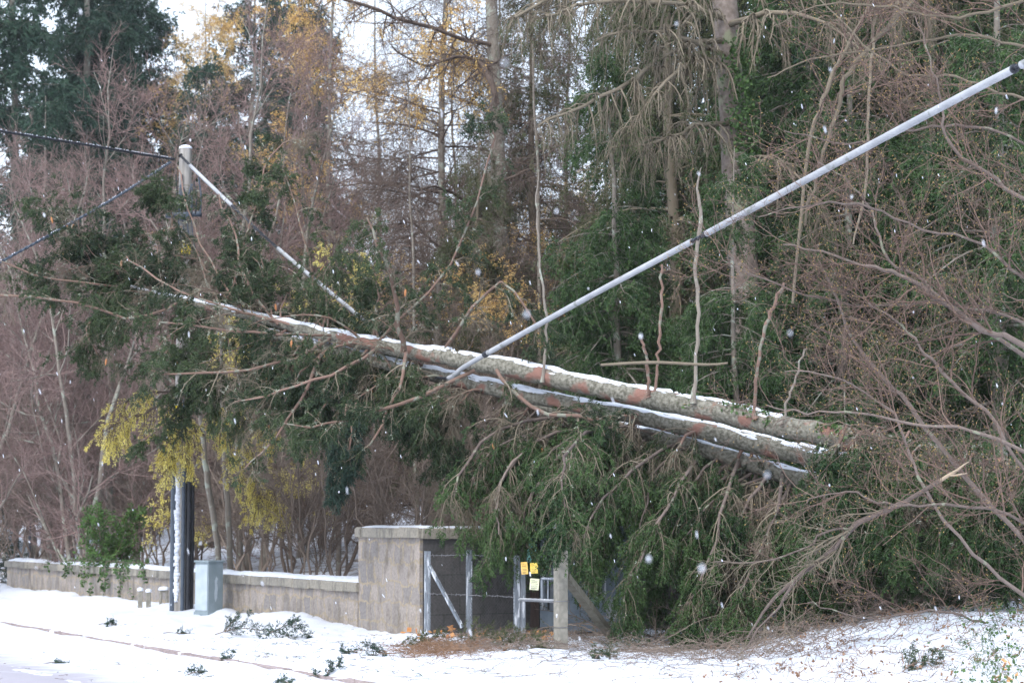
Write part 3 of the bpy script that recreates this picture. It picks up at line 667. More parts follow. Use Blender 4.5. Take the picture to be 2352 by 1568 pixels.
def conifer(o, h, r, nb, blen, nsub, nsh, z0=.12, needle=(.05, .012), nper=8, needlemat='spruce', bark='bark', droop=.9, subl=.8, shl=.22, dead=0.0, hang=1.2, prof=1.0):
    P, R = trunk_line(h, r); a = Acc(); tubes(a, P, R, 10); a.build('trunk', M[bark], o)
    t = np.sort(rng.uniform(z0, .985, nb)) ; n = nb
    s = t * (P.shape[1] - 1); i = np.clip(np.floor(s).astype(int), 0, P.shape[1] - 2); f = (s - i)[:, None]
    st = P[0][i] * (1 - f) + P[0][i + 1] * f
    az = rng.uniform(0, 2 * math.pi, n); K = 7
    D = np.stack([np.cos(az), np.sin(az), rng.uniform(-.15, .25, n) + .3 * t], 1); D = unit(D)
    L = blen * (1 - t) ** (.75 * prof) * rng.uniform(.6, 1.1, n) + .35
    B = np.zeros((n, K, 3)); B[:, 0] = st
    for k in range(1, K):
        D = unit(D + np.array([0, 0, -droop / K * (1.35 - .55 * k / K * 2)]) + .07 * rng.normal(size=(n, 3)))
        B[:, k] = B[:, k - 1] + D * (L / (K - 1))[:, None]
    rb = np.clip(L * .013, .008, .06)[:, None]; BR = rb * (1 - .8 * np.linspace(0, 1, K))[None]
    a = Acc(); tubes(a, B, BR, 5, rng.uniform(0, 1, n))
    S, SR, ts = grow(B, BR, nsub, .12, 1, subl, 1.0, 5, (0, 0, -hang), .12, .5, .004, flat=.7, shrink=.35)
    tubes(a, S, SR, 3, rng.uniform(0, 1, len(S)))
    dm = rng.uniform(size=len(S)) < dead; live = S[~dm]; lr = SR[~dm]
    if dead > 0:
        Dd, Dr, _ = grow(S[dm], SR[dm], int(nsh * .5), .1, 1, shl * 1.5, .9, 4, (0, 0, -.8), .25, .6, .0022)
        tubes(a, Dd, Dr, 3, rng.uniform(0, 1, len(Dd)))
    a.build('twigs', M[bark if bark != 'redbark' else 'twig_grey'], o)
    H, HR, th = grow(live, lr, nsh, .05, 1, shl, .8, 3, (0, 0, -.5), .1, .5, .002, shrink=.2, flat=.3)
    allS = H
    a = Acc(); Vp = np.clip(rng.uniform(0, 1, len(allS)) * .8 + .25 * (noise(allS[:, 0, 2] * 1.2, allS[:, 0, 0] * 1.2, 3) - .5) + .1, 0, 1)
    blades(a, allS, nper, needle[0], needle[1], V=Vp, grav=.15)
    Vl = rng.uniform(.1, .9, len(live)); blades(a, live, nper * 2, needle[0], needle[1], V=Vl, grav=.15)
    return a.build('foliage', M[needlemat], o)

def bare(o, h, r, n1, l1, n2, n3, n4, up=.6, z0=.2, m='twig_purple', bark='bark', ang=.75, multi=1, rmin=.0045, l2=.45, l3=.45, l4=.6, tw='twigs'):
    Ps, Rs = [], []
    for k in range(multi):
        P, R = trunk_line(h * rnd.uniform(.75, 1), r * (1 if multi == 1 else rnd.uniform(.5, 1)), rnd.uniform(-.12, .12) * (multi > 1), wig=.07 if multi == 1 else .10)
        if multi > 1: P = P + np.array([rnd.uniform(-.3, .3), rnd.uniform(-.3, .3), 0]) + np.linspace(0, 1, P.shape[1])[None, :, None] ** 1.3 * np.array([rnd.uniform(-1, 1), rnd.uniform(-1, 1), 0]) * h * .25
        Ps.append(P); Rs.append(R)
    P = np.concatenate(Ps); R = np.concatenate(Rs)
    a = Acc(); tubes(a, P, R, 9, rng.uniform(.3, .7, len(P)))
    B, BR, t = grow(P, R, n1, z0, .97, l1, ang, 8, (0, 0, up), .13, .55, .012, shrink=.5)
    tubes(a, B, BR, 5, rng.uniform(0, 1, len(B))); a.build('trunk', M[bark], o)
    a = Acc()
    S, SR, _ = grow(B, BR, n2, .15, 1, l1 * l2, .7, 6, (0, 0, up * .5), .16, .55, .007); tubes(a, S, SR, 4, rng.uniform(0, 1, len(S)))
    T, TR, _ = grow(S, SR, n3, .15, 1, l1 * l2 * l3 * 1.1, .7, 5, (0, 0, up * .3), .2, .6, rmin); tubes(a, T, TR, 3, rng.uniform(0, 1, len(T)))
    U = None
    if n4:
        U, UR, _ = grow(T, TR, n4, .1, 1, l1 * l2 * l3 * l4, .7, 4, (0, 0, .1), .22, .7, rmin * .8); tubes(a, U, UR, 3, rng.uniform(0, 1, len(U)))
    a.build(tw, M[m], o)
    return T, U

def larch(o, h, r, nb, blen, nsub, nt, tufts=.5, fm='orange', z0=.08, ts=.05, hang=.8, ntw=9, zmin=0):
    P, R = trunk_line(h, r); a = Acc(); tubes(a, P, R, 10); a.build('trunk', M['bark'], o)
    a = Acc(); B, BR, t = grow(P, R, nb, z0, .98, blen, 1.45, 8, (0, 0, -.25), .08, .35, .012, shrink=.75, sp=.15)
    tubes(a, B, BR, 4, rng.uniform(0, 1, len(B)))
    S, SR, _ = grow(B, BR, nsub, .12, 1, blen * .33, 1.0, 5, (0, 0, -hang), .15, .5, .005, flat=.3); tubes(a, S, SR, 3, rng.uniform(0, 1, len(S)))
    T, TR, _ = grow(S, SR, nt, .1, 1, blen * .13, .9, 4, (0, 0, -hang * .6), .18, .7, .004); tubes(a, T, TR, 3, rng.uniform(0, 1, len(T)))
    a.build('twigs', M['larch_twig'], o)
    # golden tufts sit in patches on the twigs
    q = noise(T[:, 0, 0] * .55 + 9, T[:, 0, 2] * .55 + T[:, 0, 1] * .3, 5)
    keep = T[(q > 1 - tufts) & (T[:, 0, 2] > zmin)]
    q2 = noise(S[:, 0, 0] * .55 + 9, S[:, 0, 2] * .55 + S[:, 0, 1] * .3, 5)
    a = Acc(); blades(a, keep, ntw, ts, ts * .3, spread=1.0, fwd=.6, grav=.2); k2 = S[(q2 > 1 - tufts) & (S[:, 0, 2] > zmin)]
    if len(k2): blades(a, k2, ntw * 2, ts, ts * .3, spread=1.0, fwd=.6, grav=.2)
    a.build('foliage', M[fm], o)

def px2(x, d): return (x - 1176) / F * d
def place(o, x, d, rz=None, sc=1.0):
    X_ = px2(x, d); o.location = (X_, d, gz(X_, d)); o.rotation_euler = (0, 0, rnd.uniform(0, 6.28) if rz is None else rz); o.scale = (sc, sc, sc)
def proto(name, label, cat, group=None): return thing(name, label, cat, (0, 0, 0), group)
def scatter(src, spots, labels):
    first = True
    for (x, d, sc), lab in zip(spots, labels):
        X_ = px2(x, d); loc = (X_, d, gz(X_, d)); rz = rnd.uniform(0, 6.28)
        if first: src.location = loc; src.rotation_euler = (0, 0, rz); src.scale = (sc,) * 3; src['label'] = lab; first = False
        else: copy_thing(src, loc, rz, sc, lab)

# far conifers -----------------------------------------------------
G1 = 'tall dark conifers at the back of the wood'
o = proto('conifer_tree', '', 'conifer', G1)
conifer(o, 25, .28, 130, 4.8, 1800, 13000, .1, (.20, .065), 7, 'far_green', 'bark', .7, 1.5, .5, hang=1.0)
scatter(o, [(30, 78, 1.0), (330, 92, .95), (560, 98, 1.0), (1850, 55, .95), (2230, 50, 1.0)],
        ['dark conifer cut by the left edge of the picture', 'dark conifer behind the bare purple tree tops left of the pole', 'dark conifer behind the first golden larch tufts', 'dark conifer behind the leaning pale stems right of the big trunk', 'dark conifer filling the background behind the cable end at right'])
o = proto('conifer_tree', '', 'conifer', G1)
conifer(o, 27, .30, 115, 4.4, 1500, 10000, .34, (.20, .065), 7, 'far_green', 'bark', .8, 1.4, .5, hang=1.2)
scatter(o, [(165, 84, 1.0), (255, 90, .97), (700, 105, 1.0), (2040, 62, .9), (2370, 58, 1.0), (110, 70, .55), (470, 74, .6)],
        ['bare stemmed conifer with sky between it and its neighbour at top left', 'second bare stemmed conifer at top left, right of the sky gap', 'distant conifer showing dimly behind the golden larch', 'tall conifer behind the shrub twigs above the cable', 'tall conifer at the upper right corner', 'low dark conifer among the bare trees under the black wire', 'low dark conifer among the bare trees behind the pole top'])

# bare purple trees ------------------------------------------------
G2 = 'bare purple brown trees behind the low wall'
o = proto('bare_tree', '', 'bare tree', G2)
bare(o, 13.2, .13, 46, 4.0, 460, 2900, 8500, .55, .10, 'twig_purple', 'bark', .8, multi=3, rmin=.0055)
scatter(o, [(300, 56, 1.0), (90, 60, .95), (590, 54, 1.05), (790, 66, .9), (1010, 72, .95), (-60, 52, .8)],
        ['bare tree with pale forking stems above the pole top', 'bare purple twigged tree crossed by the black wire', 'bare tree with upright grey stems right of the pole top', 'bare tree showing through below the golden larch tufts', 'far bare tree left of the grey trunk at centre', 'bare tree with low arching boughs at the left edge'])
o = proto('bare_tree', '', 'bare tree', G2)
bare(o, 11.5, .10, 46, 3.7, 440, 2700, 8000, .35, .06, 'twig_purple', 'bark', .95, multi=4, rmin=.0055)
scatter(o, [(190, 50, .9), (440, 60, 1.0), (0, 68, .85), (690, 60, .9), (1130, 80, 1.1)],
        ['broad bare tree behind the slanting grey wire', 'broad bare tree right behind the pole bracket', 'distant bare tree below the dark conifer at far left', 'broad bare tree behind the olive and golden foliage', 'far bare tree standing against the pale sky right of centre'])

# golden larches ---------------------------------------------------
o = proto('larch_tree', '', 'larch', 'autumn larches')
larch(o, 22, .13, 120, 4.6, 1700, 14000, .44, 'orange', ts=.085, zmin=10.5)
scatter(o, [(985, 52, 1.0), (740, 62, .9), (440, 88, 1.0)], ['golden orange larch with its stem left of the sky gap at top centre', 'golden larch hanging in at the top between the conifers', 'golden larch sprays at the top edge left of the main golden larch'])
o = proto('larch_tree', '', 'larch', 'nearly bare larches')
larch(o, 20, .10, 110, 4.6, 1500, 12000, .16, 'orange', ts=.07)
scatter(o, [(1160, 66, 1.0), (1290, 60, .95), (880, 72, 1.05), (1060, 58, .8), (1500, 70, 1), (1250, 47, .72), (960, 47, .6), (1400, 52, .8)], ['nearly bare larch with fine twigs against the sky at centre', 'fine twigged larch seen between the grey trunk and the green spruce', 'distant bare larch crown filling the sky left of the grey trunk', 'bare larch low behind the upward snapped limbs at centre', 'bare larch deep behind the tall green spruce', 'bare larch close behind the upright grey limbs right of the cable collar', 'low bare larch right behind the thin upper part of the fallen trunks', 'bare larch half hidden by the tall green spruce'])
o = proto('larch_tree', '', 'larch', 'autumn larches')
larch(o, 9.0, .08, 60, 2.8, 600, 4200, .34, 'yellow', z0=.2, ts=.07)
scatter(o, [(780, 50, .86), (545, 48, .78)], ['small yellow larch behind the middle cable sleeve', 'small olive yellow larch right behind the utility pole'])

# thick grey trunk at centre and its dark broken bough
o = thing('dead_larch', 'tall grey trunked tree with dark broken side boughs left of the spruces', 'tree', at(1150, 1250, 50))
P, R = vline([(1185, 1350, 50, 22), (1165, 900, 50, 20), (1150, 500, 50, 18), (1135, 150, 50, 15), (1118, -200, 50, 12)], 24, .02); a = Acc(); tubes(a, P, R, 12); a.build('trunk', M['bark'], o)
a = Acc(); Bs = []
for pts in ([(1135, 110, 50, 6), (1040, 80, 49, 5), (930, 45, 48, 5), (820, 5, 47, 4), (700, -30, 46, 2)], [(1130, 150, 50, 6), (1100, 140, 49.5, 5), (1125, 180, 49, 8), (1142, 240, 49, 6)], [(1140, 160, 50, 5), (1050, 130, 49, 4), (980, 150, 48, 3), (900, 110, 47, 2)],
            [(1160, 500, 50, 6), (1090, 470, 49, 5), (1010, 430, 48, 3), (960, 440, 47, 2)], [(1165, 640, 50, 5), (1100, 600, 49, 4), (1000, 560, 48, 3), (940, 500, 47, 2)], [(1150, 420, 50, 4), (1230, 380, 49, 3), (1330, 300, 48, 2)]):
    P, R = vline(pts, 12, .02); tubes(a, P, R, 6); Bs.append((P, R))
BP = np.array([b[0] for b in Bs]); BR = np.array([b[1] for b in Bs])
S, SR, _ = grow(BP, BR, 130, .1, 1, 1.2, 1.0, 5, (0, 0, -.4), .2, .5, .006); T, TR, _ = grow(S, SR, 900, .1, 1, .4, .9, 4, (0, 0, -.3), .25, .6, .004)
tubes(a, S, SR, 3, rng.uniform(0, .4, len(S))); tubes(a, T, TR, 3, rng.uniform(0, .6, len(T))); a.build('twigs', M['larch_twig'], o)

# standing spruces nearer the road ---------------------------------
G3 = 'green spruces standing behind the fallen trunks'
o = proto('spruce_tree', '', 'spruce', G3)
conifer(o, 13, .15, 120, 2.8, 2000, 17000, .05, (.075, .024), 10, 'spruce_fresh', 'bark', 1.0, .9, .24, hang=1.5)
scatter(o, [(1425, 37.5, .76), (1930, 38, .9), (2290, 36, 1.0), (2090, 44, 1.0), (1700, 35.6, .58), (1545, 46, 1.3), (1850, 41, 1.25), (2180, 43, 1.3)],
        ['dense green spruce right of the sky gap above the cable', 'spruce behind the twiggy shrub right of the lone standing stem', 'dark spruce at the right edge behind the curved shrub boughs', 'dark spruce behind the shrub between its crossing stems', 'low green spruce hiding the foot of the great trunk', 'tall green spruce just left of the great trunk', 'tall green spruce behind the pale leaning stems', 'tall green spruce behind the top right shrub boughs'])
o = proto('spruce_tree', '', 'spruce', G3)
conifer(o, 16, .2, 120, 3.4, 1900, 14000, .14, (.07, .021), 9, 'olive', 'twig_grey', 1.2, 1.2, .3, dead=.2, hang=2.0)
scatter(o, [(1560, 43, 1.0), (1830, 43, 1.05), (2160, 40, 1.0), (2400, 42, 1.0), (1240, 53, .95), (1085, 47, .6)],
        ['drooping olive spruce with bare grey twigs left of the big trunk', 'drooping olive spruce right of the big trunk', 'olive spruce behind the steep part of the cable', 'olive spruce beyond the upper end of the cable', 'olive spruce between the grey trunk and the dense green spruce', 'low olive spruce in front of the tall grey trunk at centre'])
# great trunk top right with boughs
o = thing('old_spruce', 'great pinkish grey spruce trunk with weeping bare twigs at the top right', 'spruce', at(1720, 1300, 38.5))
P, R = vline([(1740, 1400, 38.5, 40), (1725, 900, 38.5, 37), (1700, 500, 38.5, 34), (1680, 250, 38.5, 31), (1665, 0, 38.5, 29), (1655, -250, 38.5, 27)], 30, .012); a = Acc(); tubes(a, P, R, 16); M['pinkbark'] = mat('pinkish_bark', (.15, .12, .10), (.26, .215, .19), 10, .9, .8, attr=False, c3=(.24, .25, .17), c3w=.56, c3s=2.5); a.build('trunk', M['pinkbark'], o)
Bs = []
for pts in ([(1665, 95, 38.4, 8), (1560, 110, 37.5, 6), (1440, 190, 36.5, 5), (1330, 250, 36, 4), (1240, 285, 35.5, 2)], [(1670, 130, 38.4, 7), (1560, 85, 37.3, 6), (1480, 70, 36.5, 4), (1370, 90, 36, 2)], [(1668, 150, 38.4, 7), (1600, 140, 37.5, 6), (1520, 200, 36.5, 4), (1440, 300, 36, 2)],
            [(1665, 40, 38.4, 8), (1550, 10, 37, 6), (1400, 0, 36, 5), (1250, 40, 35, 3)], [(1670, 60, 38.4, 8), (1780, 30, 37, 6), (1900, 60, 36.5, 4), (2000, 130, 36, 2)], [(1680, 280, 38.4, 7), (1600, 290, 37.5, 5), (1500, 330, 36.5, 4), (1400, 340, 36, 2)],
            [(1660, -60, 38.4, 8), (1500, -70, 37, 6), (1330, -30, 36, 5), (1180, 40, 35, 3)], [(1690, 380, 38.4, 6), (1760, 360, 37.5, 4), (1850, 420, 37, 2), (1890, 500, 37, 1.5)], [(1660, -80, 38.4, 8), (1820, -90, 37, 6), (2000, -40, 36.5, 4), (2150, 40, 36, 2)]):
    Bs.append(vline(pts, 12, .02))
BP = np.array([b[0] for b in Bs]); BR = np.array([b[1] for b in Bs]); a = Acc(); tubes(a, BP, BR, 6)
S, SR, _ = grow(BP, BR, 420, .12, 1, .95, 1.1, 6, (0, 0, -2.2), .12, .5, .005, shrink=.2); T, TR, _ = grow(S, SR, 3200, .1, 1, .38, .7, 5, (0, 0, -1.6), .2, .7, .003)
tubes(a, S, SR, 4, rng.uniform(0, 1, len(S))); tubes(a, T, TR, 3, rng.uniform(0, 1, len(T))); a.build('twigs', M['twig_grey'], o)
a = Acc(); sel = T[rng.uniform(size=len(T)) < .45]; H, HR, _ = grow(sel, np.full(sel.shape[:2], .003), 3600, .1, 1, .16, .7, 3, (0, 0, -1.2), .1, .6, .002); blades(a, H, 8, .04, .011, grav=.3); a.build('foliage', M['olive'], o)
a = Acc()
P, R = vline([(1725, 420, 38.2, 6), (1712, 320, 38.1, 8), (1700, 200, 38, 8), (1700, 110, 38, 6)], 16); Q = P[rng.integers(16, size=700)] + rng.normal(size=(700, 3)) * np.array([.13, .1, .12])
blades(a, np.stack([Q, Q + rng.normal(size=Q.shape) * .04, Q + rng.normal(size=Q.shape) * .06], 1), 3, .07, .05, spread=1.2); a.build('ivy', M['ivy'], o)

# ------------------------------------------------------------------ undergrowth behind the low wall
G4 = 'bare brown thicket shrubs behind the low wall'
o = proto('bare_shrub', '', 'shrub', G4)
T_, U_ = bare(o, 4.6, .035, 46, 1.7, 330, 1500, 5200, .5, .08, 'twig_brown', 'twig_brown', .55, multi=8, rmin=.0042, l2=.5)
sp = [(120, 54, 1.1), (330, 53, 1.0), (560, 46, 1.05), (720, 42, .95), (930, 41, 1.0), (1090, 45, 1.1), (30, 58, 1.2)]
scatter(o, sp, ['brown thicket shrub behind the left stretch of the low wall', 'brown thicket shrub behind the green laurel bush', 'brown thicket shrub behind the two pale saplings', 'brown thicket shrub just left of the tall wall end', 'brown thicket shrub behind the tall wall end', 'brown thicket shrub above the dark wall behind the fence', 'brown thicket shrub near the snowy little conifer'])
o = proto('bare_shrub', '', 'shrub', G4)
bare(o, 5.6, .045, 40, 2.0, 330, 1500, 5200, .4, .12, 'twig_brown', 'twig_brown', .6, multi=6, rmin=.0042, l2=.5)
scatter(o, [(230, 60, 1.1), (460, 55, 1.0), (650, 53, 1.1), (840, 50, 1.1), (1010, 54, 1.1), (1230, 50, 1.0)],
        ['tall brown shrub behind the ivied part of the wall', 'tall brown shrub seen behind the base of the pole', 'tall brown shrub under the hanging yellow sprays', 'tall brown shrub behind the left corner of the tall wall', 'tall brown shrub behind the coping of the dark wall', 'tall brown shrub left of the electrical kiosk'])
o = proto('bare_shrub', '', 'shrub', 'dim shrubs in the background')
bare(o, 8.0, .07, 50, 2.8, 400, 2000, 7000, .4, .06, 'twig_brown', 'twig_brown', .7, multi=7, rmin=.007, l2=.5)
sp = [(-20, 76, 1), (150, 72, 1), (320, 78, 1), (500, 70, 1), (680, 76, 1), (850, 70, 1.1), (1020, 66, 1.1), (1200, 74, 1.2), (1400, 66, 1), (1600, 72, 1), (1800, 66, 1), (2000, 70, 1), (2200, 64, 1), (2380, 60, 1)]
W_ = ['left of the thin grey post', 'right of the thin grey post', 'behind the laurel', 'left of the pole', 'right of the pole', 'under the left crown of the fallen tree', 'above the tall wall', 'behind the centre trunk', 'behind the hanging spruce boughs', 'under the great trunk', 'behind the thick end of the fallen trunk', 'behind the ivy clad log', 'behind the lower shrub boughs', 'at the right edge']
scatter(o, sp, ['dim background shrub ' + q for q in W_])

# distant wood that closes the view
a = Acc(); n = 420
X0 = rng.uniform(-46, 46, n); Y0 = rng.uniform(92, 135, n); H0 = rng.uniform(6, 13, n); Z0 = ground_z(X0, Y0)
P = np.stack([X0[:, None] + rng.normal(size=(n, 6)) * .2, Y0[:, None] + rng.normal(size=(n, 6)) * .2, Z0[:, None] + H0[:, None] * np.linspace(0, 1, 6)[None]], -1)
R = .12 * (1 - .8 * np.linspace(0, 1, 6))[None] * np.ones((n, 1)); tubes(a, P, R, 4, rng.uniform(0, 1, n))
S, SR, _ = grow(P, R, 6000, .05, 1, 2.8, .9, 5, (0, 0, .5), .15, .5, .02); tubes(a, S, SR, 3, rng.uniform(0, 1, len(S)))
T, TR, _ = grow(S, SR, 26000, .1, 1, 1.3, .8, 4, (0, 0, .2), .2, .7, .014); tubes(a, T, TR, 3, rng.uniform(0, 1, len(T)))
o = a.build('distant_wood', M['twig_brown']); o['kind'] = 'stuff'; o['label'] = 'dim brown mass of far off woodland'

# young larches with pale stems by the pole, their yellow sprays hang in front of it
def sapling(label, stem, sprays):
    base = at(*stem[0][:3]); o = thing('larch_sapling', label, 'larch', (base[0], base[1], gz(base[0], base[1])), 'young larches by the pole')
    pts = list(stem); P, R = vline(pts, 24, .006); P[0, 2] = gz(P[0, 0], P[0, 1]) - .2; a = Acc(); tubes(a, P, R, 8); a.build('trunk', M['bark'], o)
    a = Acc(); fl = Acc()
    for s in sprays:
        P, R = vline(s, 12, .02); tubes(a, P, R, 4); P = P[None]; R = R[None]
        S, SR, _ = grow(P, R, 30, .25, 1, .55, .8, 5, (0, 0, -1.5), .15, .6, .0035, shrink=.1); T, TR, _ = grow(S, SR, 120, .1, 1, .28, .6, 4, (0, 0, -1.3), .15, .8, .003)
        tubes(a, S, SR, 3); tubes(a, T, TR, 3); blades(fl, T, 26, .045, .011, spread=1.0, fwd=.5, grav=.2); blades(fl, S, 34, .045, .011, spread=1.0, fwd=.5, grav=.2)
    a.build('twigs', M['larch_twig'], o); fl.build('foliage', M['yellow'], o)
sapling('young larch with a pale curved stem and yellow sprays drooping over the pole', [(505, 1300, 43.2, 7), (492, 1200, 43.2, 7), (475, 1090, 43, 7), (466, 1000, 43, 6), (455, 900, 43, 5), (450, 780, 43, 4), (440, 660, 43, 3)],
        [[(462, 950, 43, 4), (400, 925, 41.6, 3), (320, 950, 40.6, 3), (250, 985, 40.2, 2)], [(466, 1000, 43, 4), (430, 960, 41.5, 3), (400, 970, 40.6, 3), (375, 1040, 40.2, 2)], [(466, 1000, 43, 4), (440, 970, 41, 3), (420, 985, 40.4, 3), (425, 1050, 40.2, 2)],
         [(460, 900, 43, 4), (350, 900, 41.5, 3), (280, 930, 40.8, 3), (270, 1010, 40.4, 2)], [(466, 1000, 42.5, 4), (440, 990, 41, 3), (400, 1010, 40.5, 3), (385, 1080, 40.2, 2)]])
sapling('young larch with a straight pale stem just right of the curved one', [(530, 1310, 43.4, 7), (525, 1200, 43.4, 7), (517, 1080, 43.3, 6), (512, 960, 43.3, 5), (508, 820, 43.2, 4), (505, 700, 43, 3)],
        [[(512, 960, 43, 4), (545, 950, 42.4, 3), (590, 975, 42, 3), (630, 1000, 41.6, 2)], [(515, 1010, 43, 4), (540, 980, 42.6, 3), (560, 1010, 42, 3), (560, 1070, 41.8, 2)], [(512, 960, 43, 4), (500, 940, 42, 3), (520, 970, 41.5, 3), (530, 1040, 41.5, 2)],
         [(520, 1100, 43, 3), (560, 1080, 42.5, 3), (590, 1110, 42, 2), (600, 1160, 42, 2)], [(515, 1060, 43, 3), (560, 1100, 42.5, 3), (620, 1120, 42, 2), (640, 1170, 42, 2)]])
# small things behind the wall
b = at(68, 1275, 58); t_ = thing('thin_post', 'thin grey metal post behind the far left of the wall', 'post', (b[0], b[1], gz(b[0], b[1])))
a = Acc(); vert(a, b[0], b[1], gz(b[0], b[1]) - .2, at(68, 1120, 58)[2], .035, .03, 8); a.build('shaft', M['navy'], t_); a = Acc(); vert(a, b[0], b[1], at(68, 1121, 58)[2], at(68, 1116, 58)[2], .05, .045, 8, 3); a.build('cap', M['navy'], t_)
o = proto('small_conifer', 'little dark conifer dusted with snow at the lower left edge', 'conifer'); conifer(o, 2.3, .05, 60, 1.0, 420, 2600, .03, (.05, .014), 9, 'spruce_blue', 'bark', .3, .3, .14, hang=.3)
a = Acc(); Q = rng.normal(size=(260, 3)); Q[:, 2] = rng.uniform(.1, 2.1, 260); rr_ = (1.05 * (1 - Q[:, 2] / 2.4))[:, None]; Q[:, :2] = unit(Q[:, :2]) * rr_ * rng.uniform(.75, 1, (260, 1))
tubes(a, np.stack([Q - [.06, 0, -.0], Q + [0, 0, .01], Q + [.06, .01, 0]], 1), np.tile([[.01, .026, .01]], (260, 1)), 5); a.build('snow_cover', M['snow'], o); place(o, -6, 59.0, .4, 1.0)
o = thing('laurel_bush', 'bright green leafy bush growing behind the low wall', 'bush', at(258, 1310, 49.3)); bb = at(258, 1310, 47.9); gb = gz(bb[0], bb[1]) + .15
P = np.array([[[bb[0], bb[1], gb - .1]] * 1] * 9)
st = np.repeat(np.array([[bb[0], bb[1], gb]]), 10, 0); K = 6; Ls = []
for k in range(11):
    az = rnd.uniform(0, 6.28); tip = np.array([bb[0] + .75 * math.cos(az) * rnd.uniform(.3, 1), bb[1] + .7 * math.sin(az), gb + rnd.uniform(.9, 1.85)])
    Ls.append(smoothline([[bb[0], bb[1], gb - .1], (np.array([bb[0], bb[1], gb]) + tip) / 2 + rng.normal(size=3) * .1, tip], K))
P = np.array(Ls); R = np.full(P.shape[:2], .012); a = Acc(); tubes(a, P, R, 4); S, SR, _ = grow(P, R, 260, .2, 1, .6, .8, 4, (0, 0, .2), .2, .5, .004); tubes(a, S, SR, 3); a.build('twigs', M['twig_brown'], o)
a = Acc(); blades(a, S, 22, .10, .032, spread=1.0, fwd=.6); o2 = a.build('foliage', M['bush'], o)
# ivy on the low wall
o = thing('ivy', 'green ivy trailing over the coping of the low wall', 'ivy', at(240, 1310, 48.5))
a = Acc(); tw = Acc(); n = 0
for k in range(26):
    u = rnd.gauss(0, 1); x0 = 258 + u * 55; d_ = None
    tpar = None
    # point on the wall face seen at column x0
    num = (x0 - 1176) / F; tt = (num * WC[1] - WC[0]) / (WD[0] - num * WD[1]); c = WC + WD * tt - WN * .09
    L = rnd.uniform(.15, .75) if abs(u) < 1.2 else rnd.uniform(.1, .35); z0_ = .78
    pts = [(c[0] + WN[0] * .3, c[1] + WN[1] * .3, z0_ + .08), (c[0] - WN[0] * .01, c[1] - WN[1] * .01, z0_ + .05), (c[0] + rnd.uniform(-.1, .1), c[1] - .02, z0_ - L * .5), (c[0] + rnd.uniform(-.15, .15), c[1] + .03, z0_ - L)]
    P = smoothline(pts, 8)[None]; tubes(tw, P, np.full((1, 8), .004), 3); blades(a, P, 34 if L > .3 else 20, .075, .06, spread=1.2, fwd=.3)
tw.build('stems', M['twig_brown'], o); a.build('foliage', M['ivy'], o)

# ------------------------------------------------------------------ the fallen spruces
def snowcap(par, P, R, arc=1.1, th=.03, seed=1):
    n = len(P); K = 15; T = unit(np.gradient(P, axis=0)); U = unit(np.cross(T, np.array([0, 0, 1.]))); W = np.cross(U, T)
    if W[0, 2] < 0: W = -W
    s_ = np.concatenate([[0], np.cumsum(np.linalg.norm(np.diff(P, axis=0), axis=1))])
    o1 = (noise(s_ * 1.1, 0, seed) - .5) * .9 + (noise(s_ * 7, 0, seed) - .5) * .45; o2 = (noise(s_ * 1.3, 9, seed + 1) - .5) * .9 + (noise(s_ * 8, 9, seed) - .5) * .45
    aa = np.linspace(0, 1, K)[None]; a0_ = math.pi / 2 - arc + o1[:, None]; a1_ = math.pi / 2 + arc + o2[:, None]; a1_ = np.maximum(a1_, a0_ + .1); ang = a0_ + (a1_ - a0_) * aa
    hgt = th * np.sin(aa * math.pi) ** .6 * (.25 + 1.3 * noise(s_[:, None] * 4 + aa * 0, aa * 3, seed + 2)) + .001
    hole = noise(s_[:, None] * 3.1 + aa * 0, ang * 2.2, seed + 3) * .65 + noise(s_[:, None] * 13 + aa * 0, ang * 7, seed + 4) * .35
    hgt = np.where(hole > .57, -.02, hgt); ramp = np.minimum(1, np.minimum(s_, s_[-1] - s_) / .4)[:, None]; hgt = np.where(ramp < .3 + .7 * noise(s_ * 9, 2, seed)[:, None], -.02, hgt)
    vs = P[:, None] + (R[:, None] + hgt)[..., None] * (np.cos(ang)[..., None] * U[:, None] + np.sin(ang)[..., None] * W[:, None])
    ii = np.arange(n - 1)[:, None] * K + np.arange(K - 1)[None]
    a = Acc(); a.add(vs.reshape(-1, 3), np.stack([ii, ii + K, ii + K + 1, ii + 1], -1).reshape(-1, 4)); a.build('snow_cover', M['snow'], par)

def off_log(T, logs, clr=.10):
    """twigs that would lie over the near side of a log were sheared off in the fall"""
    keep = np.ones(len(T), bool); m = T[:, len(T[0]) // 2]
    for P, R, x0, x1 in logs:
        o_ = np.argsort(P[:, 0]); zc = np.interp(m[:, 0], P[o_, 0], P[o_, 2]); rc = np.interp(m[:, 0], P[o_, 0], R[o_]); yc = np.interp(m[:, 0], P[o_, 0], P[o_, 1])
        sx = 1176 + m[:, 0] / m[:, 1] * F
        keep &= ~((np.abs(m[:, 2] - zc) < rc + clr) & (m[:, 1] < yc + .3) & (m[:, 1] > yc - 2.2) & (m[:, 0] > x0) & (m[:, 0] < x1))
    return keep
LOGS = []

